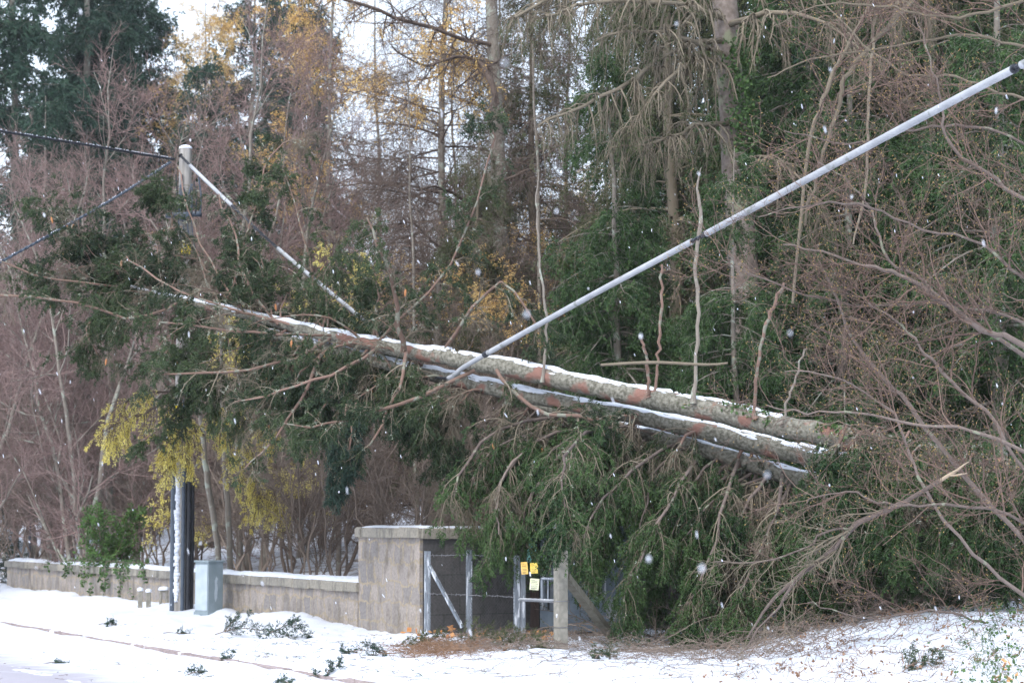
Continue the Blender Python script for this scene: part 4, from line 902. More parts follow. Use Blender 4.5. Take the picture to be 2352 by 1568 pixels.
def crown(par, BP, BR, n2, n3, n4, l2=.9, l3=.35, l4=.14, dead=.35, g=-1.6, nm='spruce', bl=.040, bw=.013, nper=18, lich=500, cones=0, barkm='redbark'):
    """branchlets, twigs and needles on the limbs BP"""
    a = Acc(); BR = BR * .8; tubes(a, BP + rng.normal(size=BP.shape) * np.where(np.arange(BP.shape[1])[None, :, None] > 0, .012, 0), BR, 6, rng.uniform(0, 1, len(BP))); a.build('limbs', M[barkm], par)
    a = Acc()
    S, SR, _ = grow(BP, BR, n2, .08, 1, l2, .95, 6, (0, 0, g), .16, .5, .0045, shrink=.25); tubes(a, S, SR, 4, rng.uniform(0, 1, len(S)))
    T, TR, _ = grow(S, SR, n3, .08, 1, l3, .8, 5, (0, 0, g * .7), .2, .65, .0030, shrink=.2); kp = off_log(T, LOGS); T, TR = T[kp], TR[kp]; tubes(a, T, TR, 3, rng.uniform(0, 1, len(T)))
    q = noise(T[:, 0, 0] * 2.3, T[:, 0, 2] * 2.3 + T[:, 0, 1] * .9, 41); live = q + rng.normal(size=len(T)) * .08 > dead
    D, DR, _ = grow(T[~live], TR[~live], int(n4 * .25), .1, 1, l4 * 1.2, .8, 4, (0, 0, -.3), .3, .7, .0022) if (~live).sum() > 3 else (None, None, None)
    if D is not None: tubes(a, D, DR, 3, rng.uniform(0, 1, len(D)))
    a.build('twigs', M['twig_grey'], par)
    H, HR, _ = grow(T[live], TR[live], n4, .05, 1, l4, .7, 3, (0, 0, g * .4), .12, .7, .002, shrink=.1)
    H = H[: int(len(H) * .6)]; H = H[off_log(H, LOGS, .06)]
    a = Acc(); Vb = np.clip(.5 + (noise(H[:, 0, 0] * 1.6, H[:, 0, 2] * 1.6, 8) - .5) * .9 + rng.normal(size=len(H)) * .18, 0, 1)
    blades(a, H, nper, bl, bw, V=Vb, grav=.15); blades(a, T[live], nper, bl, bw, grav=.15); a.build('foliage', M[nm], par)
    if lich:
        k = rng.integers(len(S), size=lich); j = rng.integers(6, size=lich); Q = S[k, j]
        a = Acc(); blades(a, np.stack([Q, Q + rng.normal(size=Q.shape) * .02, Q + rng.normal(size=Q.shape) * .03 - [0, 0, .02]], 1), 7, .035, .014, spread=1.4, fwd=.2); a.build('lichen_tufts', M['lichen'], par)
    for c in range(cones):
        k = rng.integers(len(T)); p = T[k, -1]; d_ = unit(np.array([rnd.uniform(-.4, .4), rnd.uniform(-.3, .3), -1.]))
        P = p + d_ * (np.linspace(0, .12, 6))[:, None]; a = Acc(); tubes(a, P, np.array([.006, .017, .02, .019, .014, .004]), 7); a.build('cone', M['cone'], par)
    return S, T

def limbs(P, R, n, t0, t1, ln, ang, bias, droop, K=10, rr=.3, wig=.12, flat=0., shrink=.3, rmin=.011):
    B, BR, _ = grow(P[None], R[None], n, t0, t1, ln, ang, K, droop, wig, rr, rmin, .25, shrink, flat, True, bias)
    # clamp the limb roots to a believable thickness
    BR = np.minimum(BR, .045 * (1 - .75 * np.linspace(0, 1, K))[None] + .004); return B, BR

TA = [(2620, 1150, 29.6, 36), (2352, 1090, 30, 30), (1950, 1008, 31, 27), (1800, 980, 31.4, 25), (1600, 936, 32, 24), (1400, 896, 32.8, 22), (1180, 850, 33.6, 20), (1060, 827, 34.1, 19), (930, 805, 34.9, 17), (800, 781, 35.6, 15), (700, 757, 36.3, 13), (600, 733, 37, 10), (420, 690, 38, 6.5), (240, 653, 39, 4.5), (170, 640, 39.4, 3)]
pA, rA = vline(TA, 90, .006); qA = smoothline(pA, 500); sA = smoothline(rA[:, None], 500)[:, 0]
LOGS.append((pA, rA, -5.2, 4.6)); LOGS.append((L1, np.full(len(L1), .04), -6.2, -2.5))
fa = thing('fallen_spruce', 'uppermost fallen spruce trunk, lichened and capped with snow, leaning left across the cable', 'fallen tree', pA[30], 'storm fallen spruces')
RA_ = smoothline(rA[:, None], 400)[:, 0] * (1 + .05 * (noise(np.arange(400) * .23, 1, 60) - .5) + .05 * (noise(np.arange(400) * .9, 1, 61) - .5)); a = Acc(); tubes(a, smoothline(pA, 400), RA_, 20); a.build('trunk', M['log'], fa)
snowcap(fa, qA[100:470], sA[100:470], .98, .035, 3)
B, BR = limbs(pA, rA, 66, .60, .99, 2.3, 1.0, (0, .25, .3), (0, 0, -.5), flat=0, rmin=.008)
# hand placed long red limbs of the crown
HB = [[(760, 775, 35.6, 5), (690, 820, 35, 5), (600, 842, 34.6, 4), (500, 858, 34.4, 4), (400, 858, 34.3, 3), (340, 850, 34.2, 1.5)],
      [(1090, 850, 33, 6), (980, 905, 33, 6), (880, 940, 33, 5), (780, 965, 33, 4), (700, 985, 33, 3), (640, 975, 33, 2)],
      [(740, 780, 35.6, 5), (715, 870, 34.8, 5), (680, 940, 34.6, 4), (610, 1030, 34.4, 3), (560, 1080, 34.4, 2)],
      [(930, 805, 34.6, 9), (915, 740, 34.4, 8), (898, 640, 34.2, 6), (875, 570, 34, 5), (840, 500, 34, 3)],
      [(760, 768, 35.6, 4), (660, 768, 35.2, 4), (560, 762, 35, 4), (440, 748, 34.8, 3), (325, 740, 34.8, 2)],
      [(860, 800, 35, 5), (790, 850, 34.5, 5), (700, 880, 34.3, 4), (620, 905, 34.2, 3), (540, 925, 34.2, 2)],
      [(700, 757, 36.3, 5), (560, 715, 36.6, 4), (440, 680, 36.8, 3), (330, 620, 37, 3), (290, 590, 37, 2)],
      [(1010, 820, 34.4, 5), (1080, 720, 33.8, 5), (1140, 650, 33.6, 4), (1190, 680, 33.4, 4), (1230, 740, 33.4, 3), (1260, 820, 33.4, 2)],
      [(930, 810, 34.6, 6), (925, 870, 34.2, 5), (880, 960, 34, 4), (850, 1020, 34, 3), (760, 1080, 34, 2)],
      [(1140, 850, 33.4, 6), (1180, 900, 33, 6), (1240, 945, 32.6, 6), (1320, 955, 32.2, 6), (1380, 960, 32, 3)],
      [(640, 745, 36.6, 4), (560, 640, 37, 4), (540, 540, 37.3, 3), (500, 450, 37.6, 2)],
      [(700, 757, 36.3, 5), (720, 640, 36.4, 4), (690, 520, 36.6, 3), (650, 380, 36.8, 2)],
      [(560, 720, 37.2, 4), (480, 600, 37.8, 3), (430, 480, 38.2, 2.5), (410, 380, 38.6, 2)],
      [(860, 795, 35.2, 5), (1000, 660, 34.8, 4), (1080, 500, 34.6, 3), (1130, 330, 34.6, 2.5), (1100, 250, 34.6, 2)],
      [(300, 660, 38.8, 4), (200, 650, 38.4, 3), (100, 640, 38.2, 3), (0, 600, 38, 3), (-60, 585, 38, 2)],
      [(420, 690, 38, 4), (330, 730, 37.6, 4), (200, 705, 37.4, 4), (90, 683, 37.3, 4), (-60, 680, 37.2, 4)]]
hb = [vline(p, 10, .012) for p in HB]
BP = np.concatenate([B, np.array([h[0] for h in hb])]); BRR = np.concatenate([BR, np.array([h[1] for h in hb])])
crown(fa, BP, BRR, 760, 5400, 27000, .60, .28, .12, .42, -.9, 'spruce', cones=26, lich=1200)
HF = [[(480, 705, 38, 4), (420, 610, 39.3, 3), (400, 520, 40, 3), (380, 440, 40.3, 2), (340, 430, 40.4, 1.5)], [(520, 715, 37.6, 4), (560, 560, 38.6, 3), (600, 420, 39, 3), (640, 330, 39.2, 2), (700, 320, 39.3, 1.5)], [(380, 680, 38.4, 4), (300, 640, 38.9, 4), (220, 610, 39, 3), (140, 630, 39, 2)], [(360, 680, 38.4, 4), (280, 700, 38.4, 3), (200, 750, 38.4, 3), (230, 820, 38.4, 2)],
 [(450, 700, 38, 4), (400, 780, 38, 3), (330, 840, 38, 3), (260, 830, 38, 2)], [(520, 715, 37.6, 4), (480, 800, 38, 3), (440, 880, 38.3, 3), (390, 960, 38.4, 3), (330, 1010, 38.4, 2)], [(600, 735, 37, 4), (580, 830, 37.2, 3), (620, 900, 37.2, 2)], [(330, 670, 38.7, 3), (300, 590, 39, 3), (330, 540, 39, 2), (420, 520, 39, 2)], [(560, 725, 37.4, 4), (500, 640, 38.4, 3), (430, 590, 39.2, 3), (370, 600, 39.6, 2)], [(640, 745, 36.8, 4), (720, 830, 37, 3), (760, 900, 37, 3), (740, 960, 37, 2)], [(860, 795, 35.2, 5), (920, 880, 35.2, 4), (960, 940, 35.2, 3), (1000, 960, 35.2, 2)]]
hf = [vline(p, 10, .02) for p in HF]
crown(fa, np.array([h[0] for h in hf]), np.array([h[1] for h in hf]), 320, 2600, 13000, .42, .24, .12, .40, -.8, 'spruce', lich=300)
# upright snapped limbs on the thick part
for pts in ([(1487, 912, 32.1, 6), (1490, 870, 32, 6), (1483, 810, 31.9, 5.5), (1472, 772, 31.9, 5)], [(1592, 930, 31.8, 6), (1600, 820, 31.9, 6), (1604, 700, 32, 7), (1598, 600, 32, 7), (1610, 500, 32, 7), (1603, 430, 32, 4), (1612, 385, 32, 1.5)],
            [(1500, 915, 32.3, 5), (1512, 820, 32.3, 5), (1518, 700, 32.3, 5), (1522, 610, 32.3, 4)], [(1732, 958, 31.4, 6), (1740, 850, 31.3, 6), (1762, 740, 31.2, 6), (1800, 650, 31, 5)], [(1245, 880, 33.2, 5), (1255, 740, 33.2, 5), (1240, 600, 33.2, 4), (1232, 480, 33.2, 3), (1238, 390, 33.2, 1)],
            [(1795, 975, 31.2, 4), (1820, 890, 31.2, 4), (1850, 800, 31.2, 3)]):
    P, R = vline(pts, 24, .012); R = R * (.58 + .2 * rng.uniform(size=24)); R[0] *= 1.9; R[1] *= 1.35; a = Acc(); tubes(a, P, R, 8, np.array([.5])); lo = a.build('broken_limb', M['bark' if pts[0][0] in (1592, 1245, 1795) else 'redbark'], fa)
    a = Acc(); S, SR, _ = grow(P[None], R[None], 34, .15, 1, .6, .9, 7, (0, 0, -.3), .25, .5, .0045); T, TR, _ = grow(S, SR, 160, .1, 1, .2, .8, 4, (0, 0, -.2), .3, .7, .003); tubes(a, S, SR, 3); tubes(a, T, TR, 3); a.build('twigs', M['twig_grey'], lo)
    if pts[-1][1] > 700 and pts[0][0] == 1487: a = Acc(); tubes(a, P[-3:], R[-3:] * 1.25, 6); a.build('snow_cover', M['snow'], lo)
a = Acc()
for pts in ([(1380, 838, 31.2, 4), (1500, 832, 31, 5), (1640, 837, 30.8, 4), (1720, 822, 30.7, 1)],): P, R = vline(pts, 14); tubes(a, P[:11], R[:11] * .8, 7)
sb_ = a.build('split_branch', M['twig_grey'], fa); a = Acc(); tubes(a, P[9:], R[9:] * .7, 6); a.build('split_end', M['splint'], sb_)
# ivy on the butt
a = Acc(); k = rng.integers(6, 26, size=620); Q = pA[k] + (pA[k + 1] - pA[k]) * rng.uniform(0, 1, (620, 1)); dr = rng.normal(size=(620, 3)); dr[:, 2] = np.abs(dr[:, 2]); dr[:, 1] -= .6; Q = Q + unit(dr) * rA[k][:, None] * 1.04
sel = noise(Q[:, 0] * 1.8, Q[:, 2] * 3, 50) > .38; Q = Q[sel]; blades(a, np.stack([Q, Q + rng.normal(size=Q.shape) * .03, Q + rng.normal(size=Q.shape) * .05], 1), 4, .06, .045, spread=1.2, fwd=.3); a.build('ivy', M['ivy'], fa)

TB = [(2620, 1250, 29.4, 34), (2352, 1172, 30, 27), (2000, 1082, 31.2, 24), (1850, 1046, 31.9, 23), (1700, 1010, 32.4, 21), (1500, 963, 32.9, 19), (1300, 926, 33.5, 17), (1100, 884, 34.3, 18), (1000, 862, 34.8, 16), (800, 812, 35.8, 13), (700, 786, 36.4, 11), (600, 764, 37, 8), (470, 742, 38, 4)]
pB, rB = vline(TB, 80, .006); qB = smoothline(pB, 420); sB = smoothline(rB[:, None], 420)[:, 0]
LOGS.append((pB, rB, 1.4, 2.9))
fb = thing('fallen_spruce', 'second fallen spruce, slimmer trunk just below the uppermost one', 'fallen tree', pB[30], 'storm fallen spruces')
a = Acc(); tubes(a, pB, rB, 14); a.build('trunk', M['log'], fb); snowcap(fb, qB[60:390], sB[60:390], .85, .03, 13)
B, BR = limbs(pB, rB, 34, .28, .98, 1.7, 1.1, (0, -.2, -.9), (0, 0, -1.0), flat=0, rmin=.008)
crown(fb, B, BR, 520, 4000, 20000, .8, .34, .14, .36, -1.6, 'spruce', cones=8, lich=500)
TC = [(2620, 1330, 30.6, 30), (2352, 1252, 31, 27), (2100, 1180, 31.6, 25), (1900, 1120, 32.1, 23), (1700, 1058, 32.6, 19), (1500, 1000, 33.2, 15), (1340, 960, 34.4, 13), (1200, 925, 35, 7)]
pC, rC = vline(TC, 60, .006); qC = smoothline(pC, 300); sC = smoothline(rC[:, None], 300)[:, 0]
fc = thing('fallen_spruce', 'lowest fallen spruce with dense green boughs draped down to the ground', 'fallen tree', pC[20], 'storm fallen spruces')
a = Acc(); tubes(a, pC, rC, 14); a.build('trunk', M['log'], fc); snowcap(fc, qC[20:290], sC[20:290], .45, .02, 23)
B, BR = limbs(pC, rC, 60, .16, .98, 2.3, 1.25, (-.1, -.5, -1.6), (0, 0, -1.2), flat=0, shrink=.15)
HB = [[(1360, 965, 34, 6), (1250, 960, 33.4, 5), (1130, 1000, 33, 5), (1060, 1080, 32.8, 4), (1040, 1150, 32.7, 3)], [(1400, 975, 34, 6), (1260, 1000, 33.3, 5), (1170, 1080, 33, 5), (1130, 1180, 32.8, 4), (1150, 1250, 32.7, 2)], [(1350, 965, 34, 5), (1200, 1000, 33.5, 5), (1120, 1050, 33.2, 4), (1080, 1120, 33, 3), (1090, 1190, 33, 2)],
      [(1420, 980, 33.8, 6), (1320, 1020, 33, 5), (1240, 1110, 32.6, 5), (1200, 1200, 32.5, 3), (1210, 1260, 32.4, 2)], [(1560, 1015, 33, 6), (1480, 1060, 32, 5), (1400, 1130, 31.4, 4), (1350, 1220, 31.2, 3), (1340, 1300, 31.1, 2)], [(1620, 1030, 33, 6), (1560, 1120, 31.6, 5), (1500, 1230, 31, 4), (1450, 1330, 30.8, 3), (1430, 1400, 30.7, 2)],
      [(1700, 1050, 32.6, 6), (1660, 1150, 31.4, 5), (1640, 1260, 31, 4), (1600, 1350, 30.8, 3), (1560, 1420, 30.6, 2)], [(1800, 1080, 32.3, 6), (1780, 1180, 31, 5), (1740, 1270, 30.6, 4), (1700, 1360, 30.4, 3), (1690, 1400, 30.3, 2)], [(1900, 1110, 32, 6), (1880, 1220, 31, 5), (1850, 1310, 30.7, 4), (1800, 1380, 30.4, 3)], [(2020, 1140, 31.8, 6), (2000, 1240, 31, 5), (1960, 1330, 30.8, 4), (1930, 1390, 30.6, 2)], [(2150, 1180, 31.4, 6), (2120, 1270, 31, 5), (2070, 1350, 30.8, 3), (2020, 1400, 30.7, 2)],
      [(1900, 1040, 31, 6), (1880, 1080, 29.9, 5), (1850, 1140, 29.6, 4), (1830, 1210, 29.6, 2)], [(2050, 1020, 30.8, 6), (2020, 1060, 29.7, 5), (1980, 1140, 29.4, 4), (1940, 1230, 29.3, 2)], [(2200, 1050, 30.4, 6), (2180, 1090, 29.3, 5), (2140, 1160, 29, 4), (2100, 1250, 29, 2)], [(2330, 1080, 30, 6), (2320, 1110, 29, 5), (2280, 1180, 28.7, 4), (2230, 1260, 28.7, 2)], [(2440, 1100, 30, 6), (2420, 1150, 29, 5), (2370, 1220, 28.7, 4), (2330, 1300, 28.7, 2)], [(1420, 980, 33.8, 6), (1340, 1000, 31.6, 5), (1300, 1060, 30.2, 4), (1290, 1120, 29.6, 3), (1300, 1190, 29.4, 2)], [(1300, 960, 34, 6), (1200, 1040, 33, 5), (1150, 1100, 32.4, 4), (1140, 1170, 32.1, 3), (1150, 1225, 32, 2)]]
hb = [vline(smooth_, 10, .015) for smooth_ in HB]; BP = np.concatenate([B, np.array([h[0] for h in hb])]); BRR = np.concatenate([BR, np.array([h[1] for h in hb])])
crown(fc, BP, BRR, 1500, 12000, 60000, .75, .34, .14, .29, -2.1, 'spruce_fresh', cones=6, lich=500, barkm='shrub_bark')
HR_ = []
for k in range(19):
    x = 1960 + k * 30 + rnd.uniform(-15, 15); y = 1040 + (x - 1960) * .2; d = 30.2 - (x - 1960) * .0022
    HR_.append(vline([(x, y - 30, d, 4), (x - 25, y - 50 + rnd.uniform(-30, 30), d - .7, 4), (x - 60, y + 40, d - 1.0, 3), (x - 80 + rnd.uniform(-20, 20), y + 130 + rnd.uniform(0, 60), d - 1.1, 2)], 10, .02))
crown(fb, np.array([h[0] for h in HR_]), np.array([h[1] for h in HR_]), 420, 3600, 16000, .6, .30, .13, .28, -1.6, 'spruce_fresh', lich=300)
# dark drooping bough left of the drape
o = thing('hanging_bough', 'dark green torn spruce bough hanging alone below the fallen trunks left of the big drape', 'bough', at(770, 960, 34))
hb = [vline([(800, 930, 34, 5), (780, 990, 34, 4), (770, 1060, 34, 3), (775, 1120, 34, 2)], 8, .01), vline([(820, 925, 34, 4), (810, 980, 33.9, 4), (800, 1040, 33.9, 3), (790, 1100, 33.9, 2)], 8, .01)]
crown(o, np.array([h[0] for h in hb]), np.array([h[1] for h in hb]), 60, 420, 1900, .32, .2, .12, .15, -2.2, 'spruce_blue', lich=30)
o = thing('birch_pole', 'short pale snow covered branch stub left of the pole above the dark sprays', 'branch', at(290, 592, 39.5)); P, R = vline([(200, 588, 39.6, 5), (245, 588, 39.5, 7), (290, 590, 39.4, 7), (332, 594, 39.3, 6)], 12, .003); a = Acc(); tubes(a, P, R, 8, cap=True); a.build('wood', M['bark'], o); snowcap(o, smoothline(P, 60), smoothline(R[:, None], 60)[:, 0], 1.3, .03, 31)

# ------------------------------------------------------------------ foreground shrubs on the right
def shrub(label, stems, n1, n2, n3, l1=1.2, l2=.5, l3=.24, m='shrub_twig', up=.3, g='bare shrubs leaning in from the right', rb='shrub_bark'):
    b = at(*stems[0][0][:3]); o = thing('bare_shrub', label, 'shrub', (b[0], b[1], gz(b[0], b[1])), g)
    hb = [vline([(x, y, d, r * .78) for x, y, d, r in s], 26, .013) for s in stems]; P = np.array([h[0] for h in hb]); R = np.array([h[1] for h in hb]) * .85
    R = R * (1 + .16 * (rng.uniform(size=R.shape) - .5))
    a = Acc(); tubes(a, P, R, 8, rng.uniform(.2, .8, len(P))); a.build('stems', M[rb], o)
    a = Acc(); S, SR, _ = grow(P, R, n1, .08, 1, l1, .75, 13, (0, 0, up), .13, .42, .0045, shrink=.25, pbias=(-.2, 0, .1), sp=.45); tubes(a, S, SR, 5, rng.uniform(0, 1, len(S)))
    T, TR, _ = grow(S, SR, n2, .1, 1, l2, .8, 9, (0, 0, up), .17, .55, .0028, shrink=.2, sp=.45); tubes(a, T, TR, 4, rng.uniform(0, 1, len(T)))
    U, UR, _ = grow(T, TR, n3, .1, 1, l3, .85, 6, (0, 0, up * .6), .2, .7, .0020, shrink=.2, sp=.5); tubes(a, U, UR, 3, rng.uniform(0, 1, len(U)))
    a.build('twigs', M[m], o)
    E = np.concatenate([U[:, -2:], T[:, -2:]]); E = E[rng.uniform(size=len(E)) < .5]; d_ = unit(E[:, 1] - E[:, 0]); tip = E[:, 1]
    a = Acc(); tubes(a, np.stack([tip - d_ * .002, tip + d_ * .008, tip + d_ * .018], 1), np.tile([[.003, .0052, .001]], (len(tip), 1)), 4, rng.uniform(.3, 1, len(tip))); a.build('buds', M['bud'], o)
    return o
shrub('large bare shrub whose thick purple brown stems cross the lower right of the picture',
      [[(2560, 1500, 26, 16), (2352, 1240, 26, 9), (2262, 1147, 26, 9), (2179, 1055, 26, 9), (2075, 919, 26, 8), (2033, 869, 26, 8), (1968, 790, 26, 6), (1921, 688, 26, 5), (1880, 600, 26, 3)],
       [(2600, 1560, 25.4, 12), (2336, 1357, 25.4, 7), (2229, 1262, 25.3, 6), (2137, 1142, 25.2, 6), (2092, 1055, 25.2, 5), (2060, 960, 25.2, 5), (1990, 900, 25.2, 3), (1900, 860, 25, 3), (1800, 850, 25, 2)],
       [(2560, 1100, 25, 10), (2352, 1035, 25, 7), (2220, 985, 25, 6), (2100, 975, 25, 5), (1980, 950, 25, 4), (1860, 950, 25, 3), (1760, 930, 25, 2)],
       [(2560, 1330, 24.6, 9), (2352, 1195, 24.6, 6), (2200, 1160, 24.6, 5), (2060, 1160, 24.6, 4), (1950, 1130, 24.6, 3), (1850, 1150, 24.6, 2)],
       [(2560, 1240, 25.5, 10), (2352, 1080, 25.5, 7), (2280, 960, 25.5, 7), (2180, 870, 25.5, 6), (2120, 800, 25.5, 5), (2060, 740, 25.5, 4), (1990, 700, 25.5, 3)],
       [(2500, 1420, 26, 7), (2300, 1440, 26, 5), (2150, 1400, 26, 4), (2000, 1420, 26, 3), (1850, 1380, 26, 2)]],
      105, 760, 3400)
shrub('bare shrub with greenish grey boughs sweeping in from the right edge below the cable',
      [[(2700, 960, 25.5, 18), (2352, 796, 25.5, 11), (2270, 765, 25.5, 11), (2185, 708, 25.5, 10), (2079, 638, 25.5, 8), (2009, 617, 25.5, 6), (1907, 585, 25.5, 4), (1800, 560, 25.5, 2.5)],
       [(2500, 900, 25.8, 10), (2270, 765, 25.6, 8), (2160, 680, 25.6, 7), (2110, 640, 25.6, 6), (2038, 591, 25.6, 5), (2003, 489, 25.6, 4), (1950, 420, 25.6, 3), (1880, 370, 25.6, 2)],
       [(2700, 620, 25, 12), (2352, 457, 25, 8), (2290, 410, 25, 8), (2213, 361, 25, 7), (2170, 303, 25, 5), (2160, 220, 25, 4), (2132, 123, 25, 3), (2100, 40, 25, 2)],
       [(2600, 760, 24.6, 9), (2352, 640, 24.6, 6), (2250, 560, 24.6, 5), (2100, 520, 24.6, 4), (1980, 470, 24.6, 4), (1850, 470, 24.6, 3), (1740, 500, 24.6, 2)],
       [(2600, 860, 26, 9), (2352, 740, 26, 6), (2180, 700, 26, 5), (2050, 700, 26, 4), (1900, 690, 26, 4), (1760, 640, 26, 3), (1660, 600, 26, 2)],
       [(2600, 520, 25.4, 9), (2352, 330, 25.4, 5), (2220, 290, 25.4, 5), (2080, 300, 25.4, 4), (1950, 330, 25.4, 3), (1800, 300, 25.4, 2)]],
      105, 760, 3400)
shrub('pale leaning stems with lichen rising to the top edge right of the great trunk',
      [[(1820, 700, 27.5, 5), (1856, 349, 27.4, 6), (1901, 205, 27.3, 7), (1950, 100, 27.2, 7), (2008, 0, 27.1, 8), (2080, -120, 27, 9)], [(1850, 520, 27.6, 4), (1885, 369, 27.5, 6), (1926, 254, 27.4, 7), (1942, 180, 27.3, 8), (2020, 80, 27.2, 8), (2098, 0, 27.1, 9)],
       [(1960, 560, 27.2, 3), (1990, 420, 27.2, 5), (1992, 287, 27.2, 5), (1999, 160, 27.2, 5), (2010, 40, 27.2, 6), (2020, -80, 27.2, 6)], [(2500, -60, 25, 9), (2300, 20, 25, 6), (2180, 40, 25, 5), (2050, 20, 25, 4), (1900, 10, 25, 3), (1780, 60, 25, 2)],
       [(2500, 140, 25.4, 8), (2330, 100, 25.4, 5), (2200, 80, 25.4, 4), (2060, 110, 25.4, 4), (1900, 130, 25.4, 3), (1760, 180, 25.4, 2)], [(2500, 260, 25.8, 8), (2330, 220, 25.8, 5), (2200, 180, 25.8, 4), (2060, 160, 25.8, 4), (1940, 60, 25.8, 3), (1850, -40, 25.8, 2)]],
      65, 400, 1600, rb='twig_grey')
o = thing('broken_bough', 'long lichened broken bough with a splintered pale end slanting down to the snow', 'branch', at(1930, 1246, 24.8))
st = [[(2154, 1105, 25, 7), (2060, 1160, 25, 8), (1972, 1201, 25, 9), (1930, 1246, 25, 9), (1847, 1316, 25, 7), (1764, 1387, 25, 5), (1715, 1466, 25, 3)], [(1930, 1246, 25, 6), (1880, 1290, 25, 6), (1830, 1330, 24.9, 5), (1790, 1390, 24.8, 4), (1760, 1420, 24.8, 3), (1700, 1500, 24.6, 2)], [(1960, 1210, 25, 4), (1900, 1220, 25, 4), (1840, 1260, 25, 3), (1740, 1290, 25, 3), (1640, 1290, 25, 2)]]
hb = [vline(s, 16, .006) for s in st]; P = np.array([h[0] for h in hb]); R = np.array([h[1] for h in hb]); R = R * .72; P = P + rng.normal(size=P.shape) * .008; a = Acc(); tubes(a, P, R, 9, np.array([.2, .2, .2])); a.build('wood', M['shrub_bark'], o)
a = Acc(); S, SR, _ = grow(P, R, 24, .2, 1, .8, .6, 9, (0, 0, -.2), .14, .5, .005); T, TR, _ = grow(S, SR, 200, .1, 1, .4, .7, 6, (0, 0, 0), .18, .6, .003); tubes(a, S, SR, 4); tubes(a, T, TR, 3); a.build('twigs', M['twig_grey'], o)
a = Acc()
for pts in ([(2150, 1108, 25, 5), (2190, 1085, 25, 4), (2225, 1060, 25, 1)], [(2178, 1092, 25, 2), (2200, 1090, 24.9, 2.5), (2222, 1086, 24.9, 1)]): P, R = vline(pts, 6, .004); tubes(a, P, R, 6)
a.build('splintered_end', M['splint'], o)

# brushwood under the drape on the right: low tangled twigs
o = thing('brushwood_heap', 'tangled heap of broken brown twigs under the hanging boughs on the right', 'brushwood', at(1800, 1400, 30.5))
a = Acc(); n = 260; X0 = np.array([px2(x, 30.5) for x in rng.uniform(1380, 2340, n)]); Y0 = rng.uniform(29.5, 33.5, n); Z0 = ground_z(X0, Y0)
az = rng.uniform(0, 6.28, n); D = unit(np.stack([np.cos(az), np.sin(az) * .6, rng.uniform(.1, .9, n)], 1)); L = rng.uniform(.5, 1.4, n); K = 7; P = np.zeros((n, K, 3)); P[:, 0] = np.stack([X0, Y0, Z0], 1)
for k in range(1, K): D = unit(D + .16 * rng.normal(size=(n, 3)) + [0, 0, -.16]); P[:, k] = P[:, k - 1] + D * (L / (K - 1))[:, None]
P[:, :, 2] = np.maximum(P[:, :, 2], ground_z(P[:, :, 0], P[:, :, 1]) + .01)
R = np.linspace(.009, .003, K)[None] * np.ones((n, 1)); tubes(a, P, R, 4, rng.uniform(0, 1, n)); T, TR, _ = grow(P, R, 2400, .05, 1, .4, .8, 5, (0, 0, .0), .2, .7, .0026); tubes(a, T, TR, 3, rng.uniform(0, 1, len(T)))
a.build('twigs', M['twig_brown'], o)
a = Acc(); sel = T[rng.uniform(size=len(T)) < .3]; blades(a, sel, 18, .035, .009); a.build('foliage', M['spruce'], o)

# ------------------------------------------------------------------ debris on the snow
def sprig(label, x, y, L, az, nm='spruce_blue', n=26, arch=.2):
    d = F * CAMH / (y - 1190); b = at(x, y, d); z = gz(b[0], b[1]); o = thing('spruce_sprig', label, 'fallen sprig', (b[0], b[1], z), 'spruce sprigs lying on the snow')
    p = [np.array([b[0] + math.cos(az) * L * (s - .5), b[1] + math.sin(az) * L * (s - .5), 0]) for s in np.linspace(0, 1, 6)]
    P = np.array(p); P[:, 2] = ground_z(P[:, 0], P[:, 1]) + .02 + arch * np.sin(np.linspace(0, 1, 6) * 3.1); P = P[None]; R = np.linspace(.008, .003, 6)[None]
    a = Acc(); tubes(a, P, R, 5); S, SR, _ = grow(P, R, n, .1, 1, L * .35, .8, 5, (0, 0, .1), .2, .6, .003, flat=.5); S[:, :, 2] = np.maximum(S[:, :, 2], ground_z(S[:, :, 0], S[:, :, 1]) + .012); tubes(a, S, SR, 3); a.build('twigs', M['twig_brown'], o)
    T, TR, _ = grow(S, SR, n * 4, .1, 1, .13, .7, 4, (0, 0, -.1), .1, .6, .002); a = Acc(); blades(a, T, 22, .028, .008); blades(a, S, 26, .028, .008); a.build('foliage', M[nm], o)
sprig('green spruce sprig with curled tips lying right of the grey cabinet', 580, 1462, 1.1, .1, n=34, arch=.12)
sprig('bluish green sprig at the right of the curled one on the snow', 660, 1455, .7, .5, n=24, arch=.15)
sprig('thin green sprig lying left of the brown twig pile', 850, 1496, .7, 3.0, n=18, arch=.03)
sprig('small dark sprig on the road snow left of the kerb end', 450, 1522, .28, 1.0, n=8, arch=.02)
sprig('dark sprig beside the kerb near the bottom edge', 655, 1545, .3, 2.0, n=9, arch=.02)
sprig('tiny dark sprig on the snow below the low wall', 248, 1437, .3, .2, n=7, arch=.02)
sprig('small sprig on the verge right of the marker posts', 405, 1455, .4, .4, n=6, arch=.02)
sprig('olive sprig lying against the foot of the second fence post', 1120, 1478, 1.2, .15, 'olive', n=40, arch=.12)
sprig('flattened olive sprig in front of the double fence post', 1180, 1492, 1.0, -.2, 'olive', n=34, arch=.08)
sprig('small green sprig right of the concrete post', 1385, 1515, .6, 1.2, 'spruce', n=16, arch=.06)
sprig('green sprig lying on the snow bank at the lower right', 2110, 1565, .7, .9, 'spruce', n=22, arch=.06)
sprig('dark sprig at the edge of the twigs under the broken bough', 1700, 1440, .9, .3, 'spruce', n=26, arch=.1)

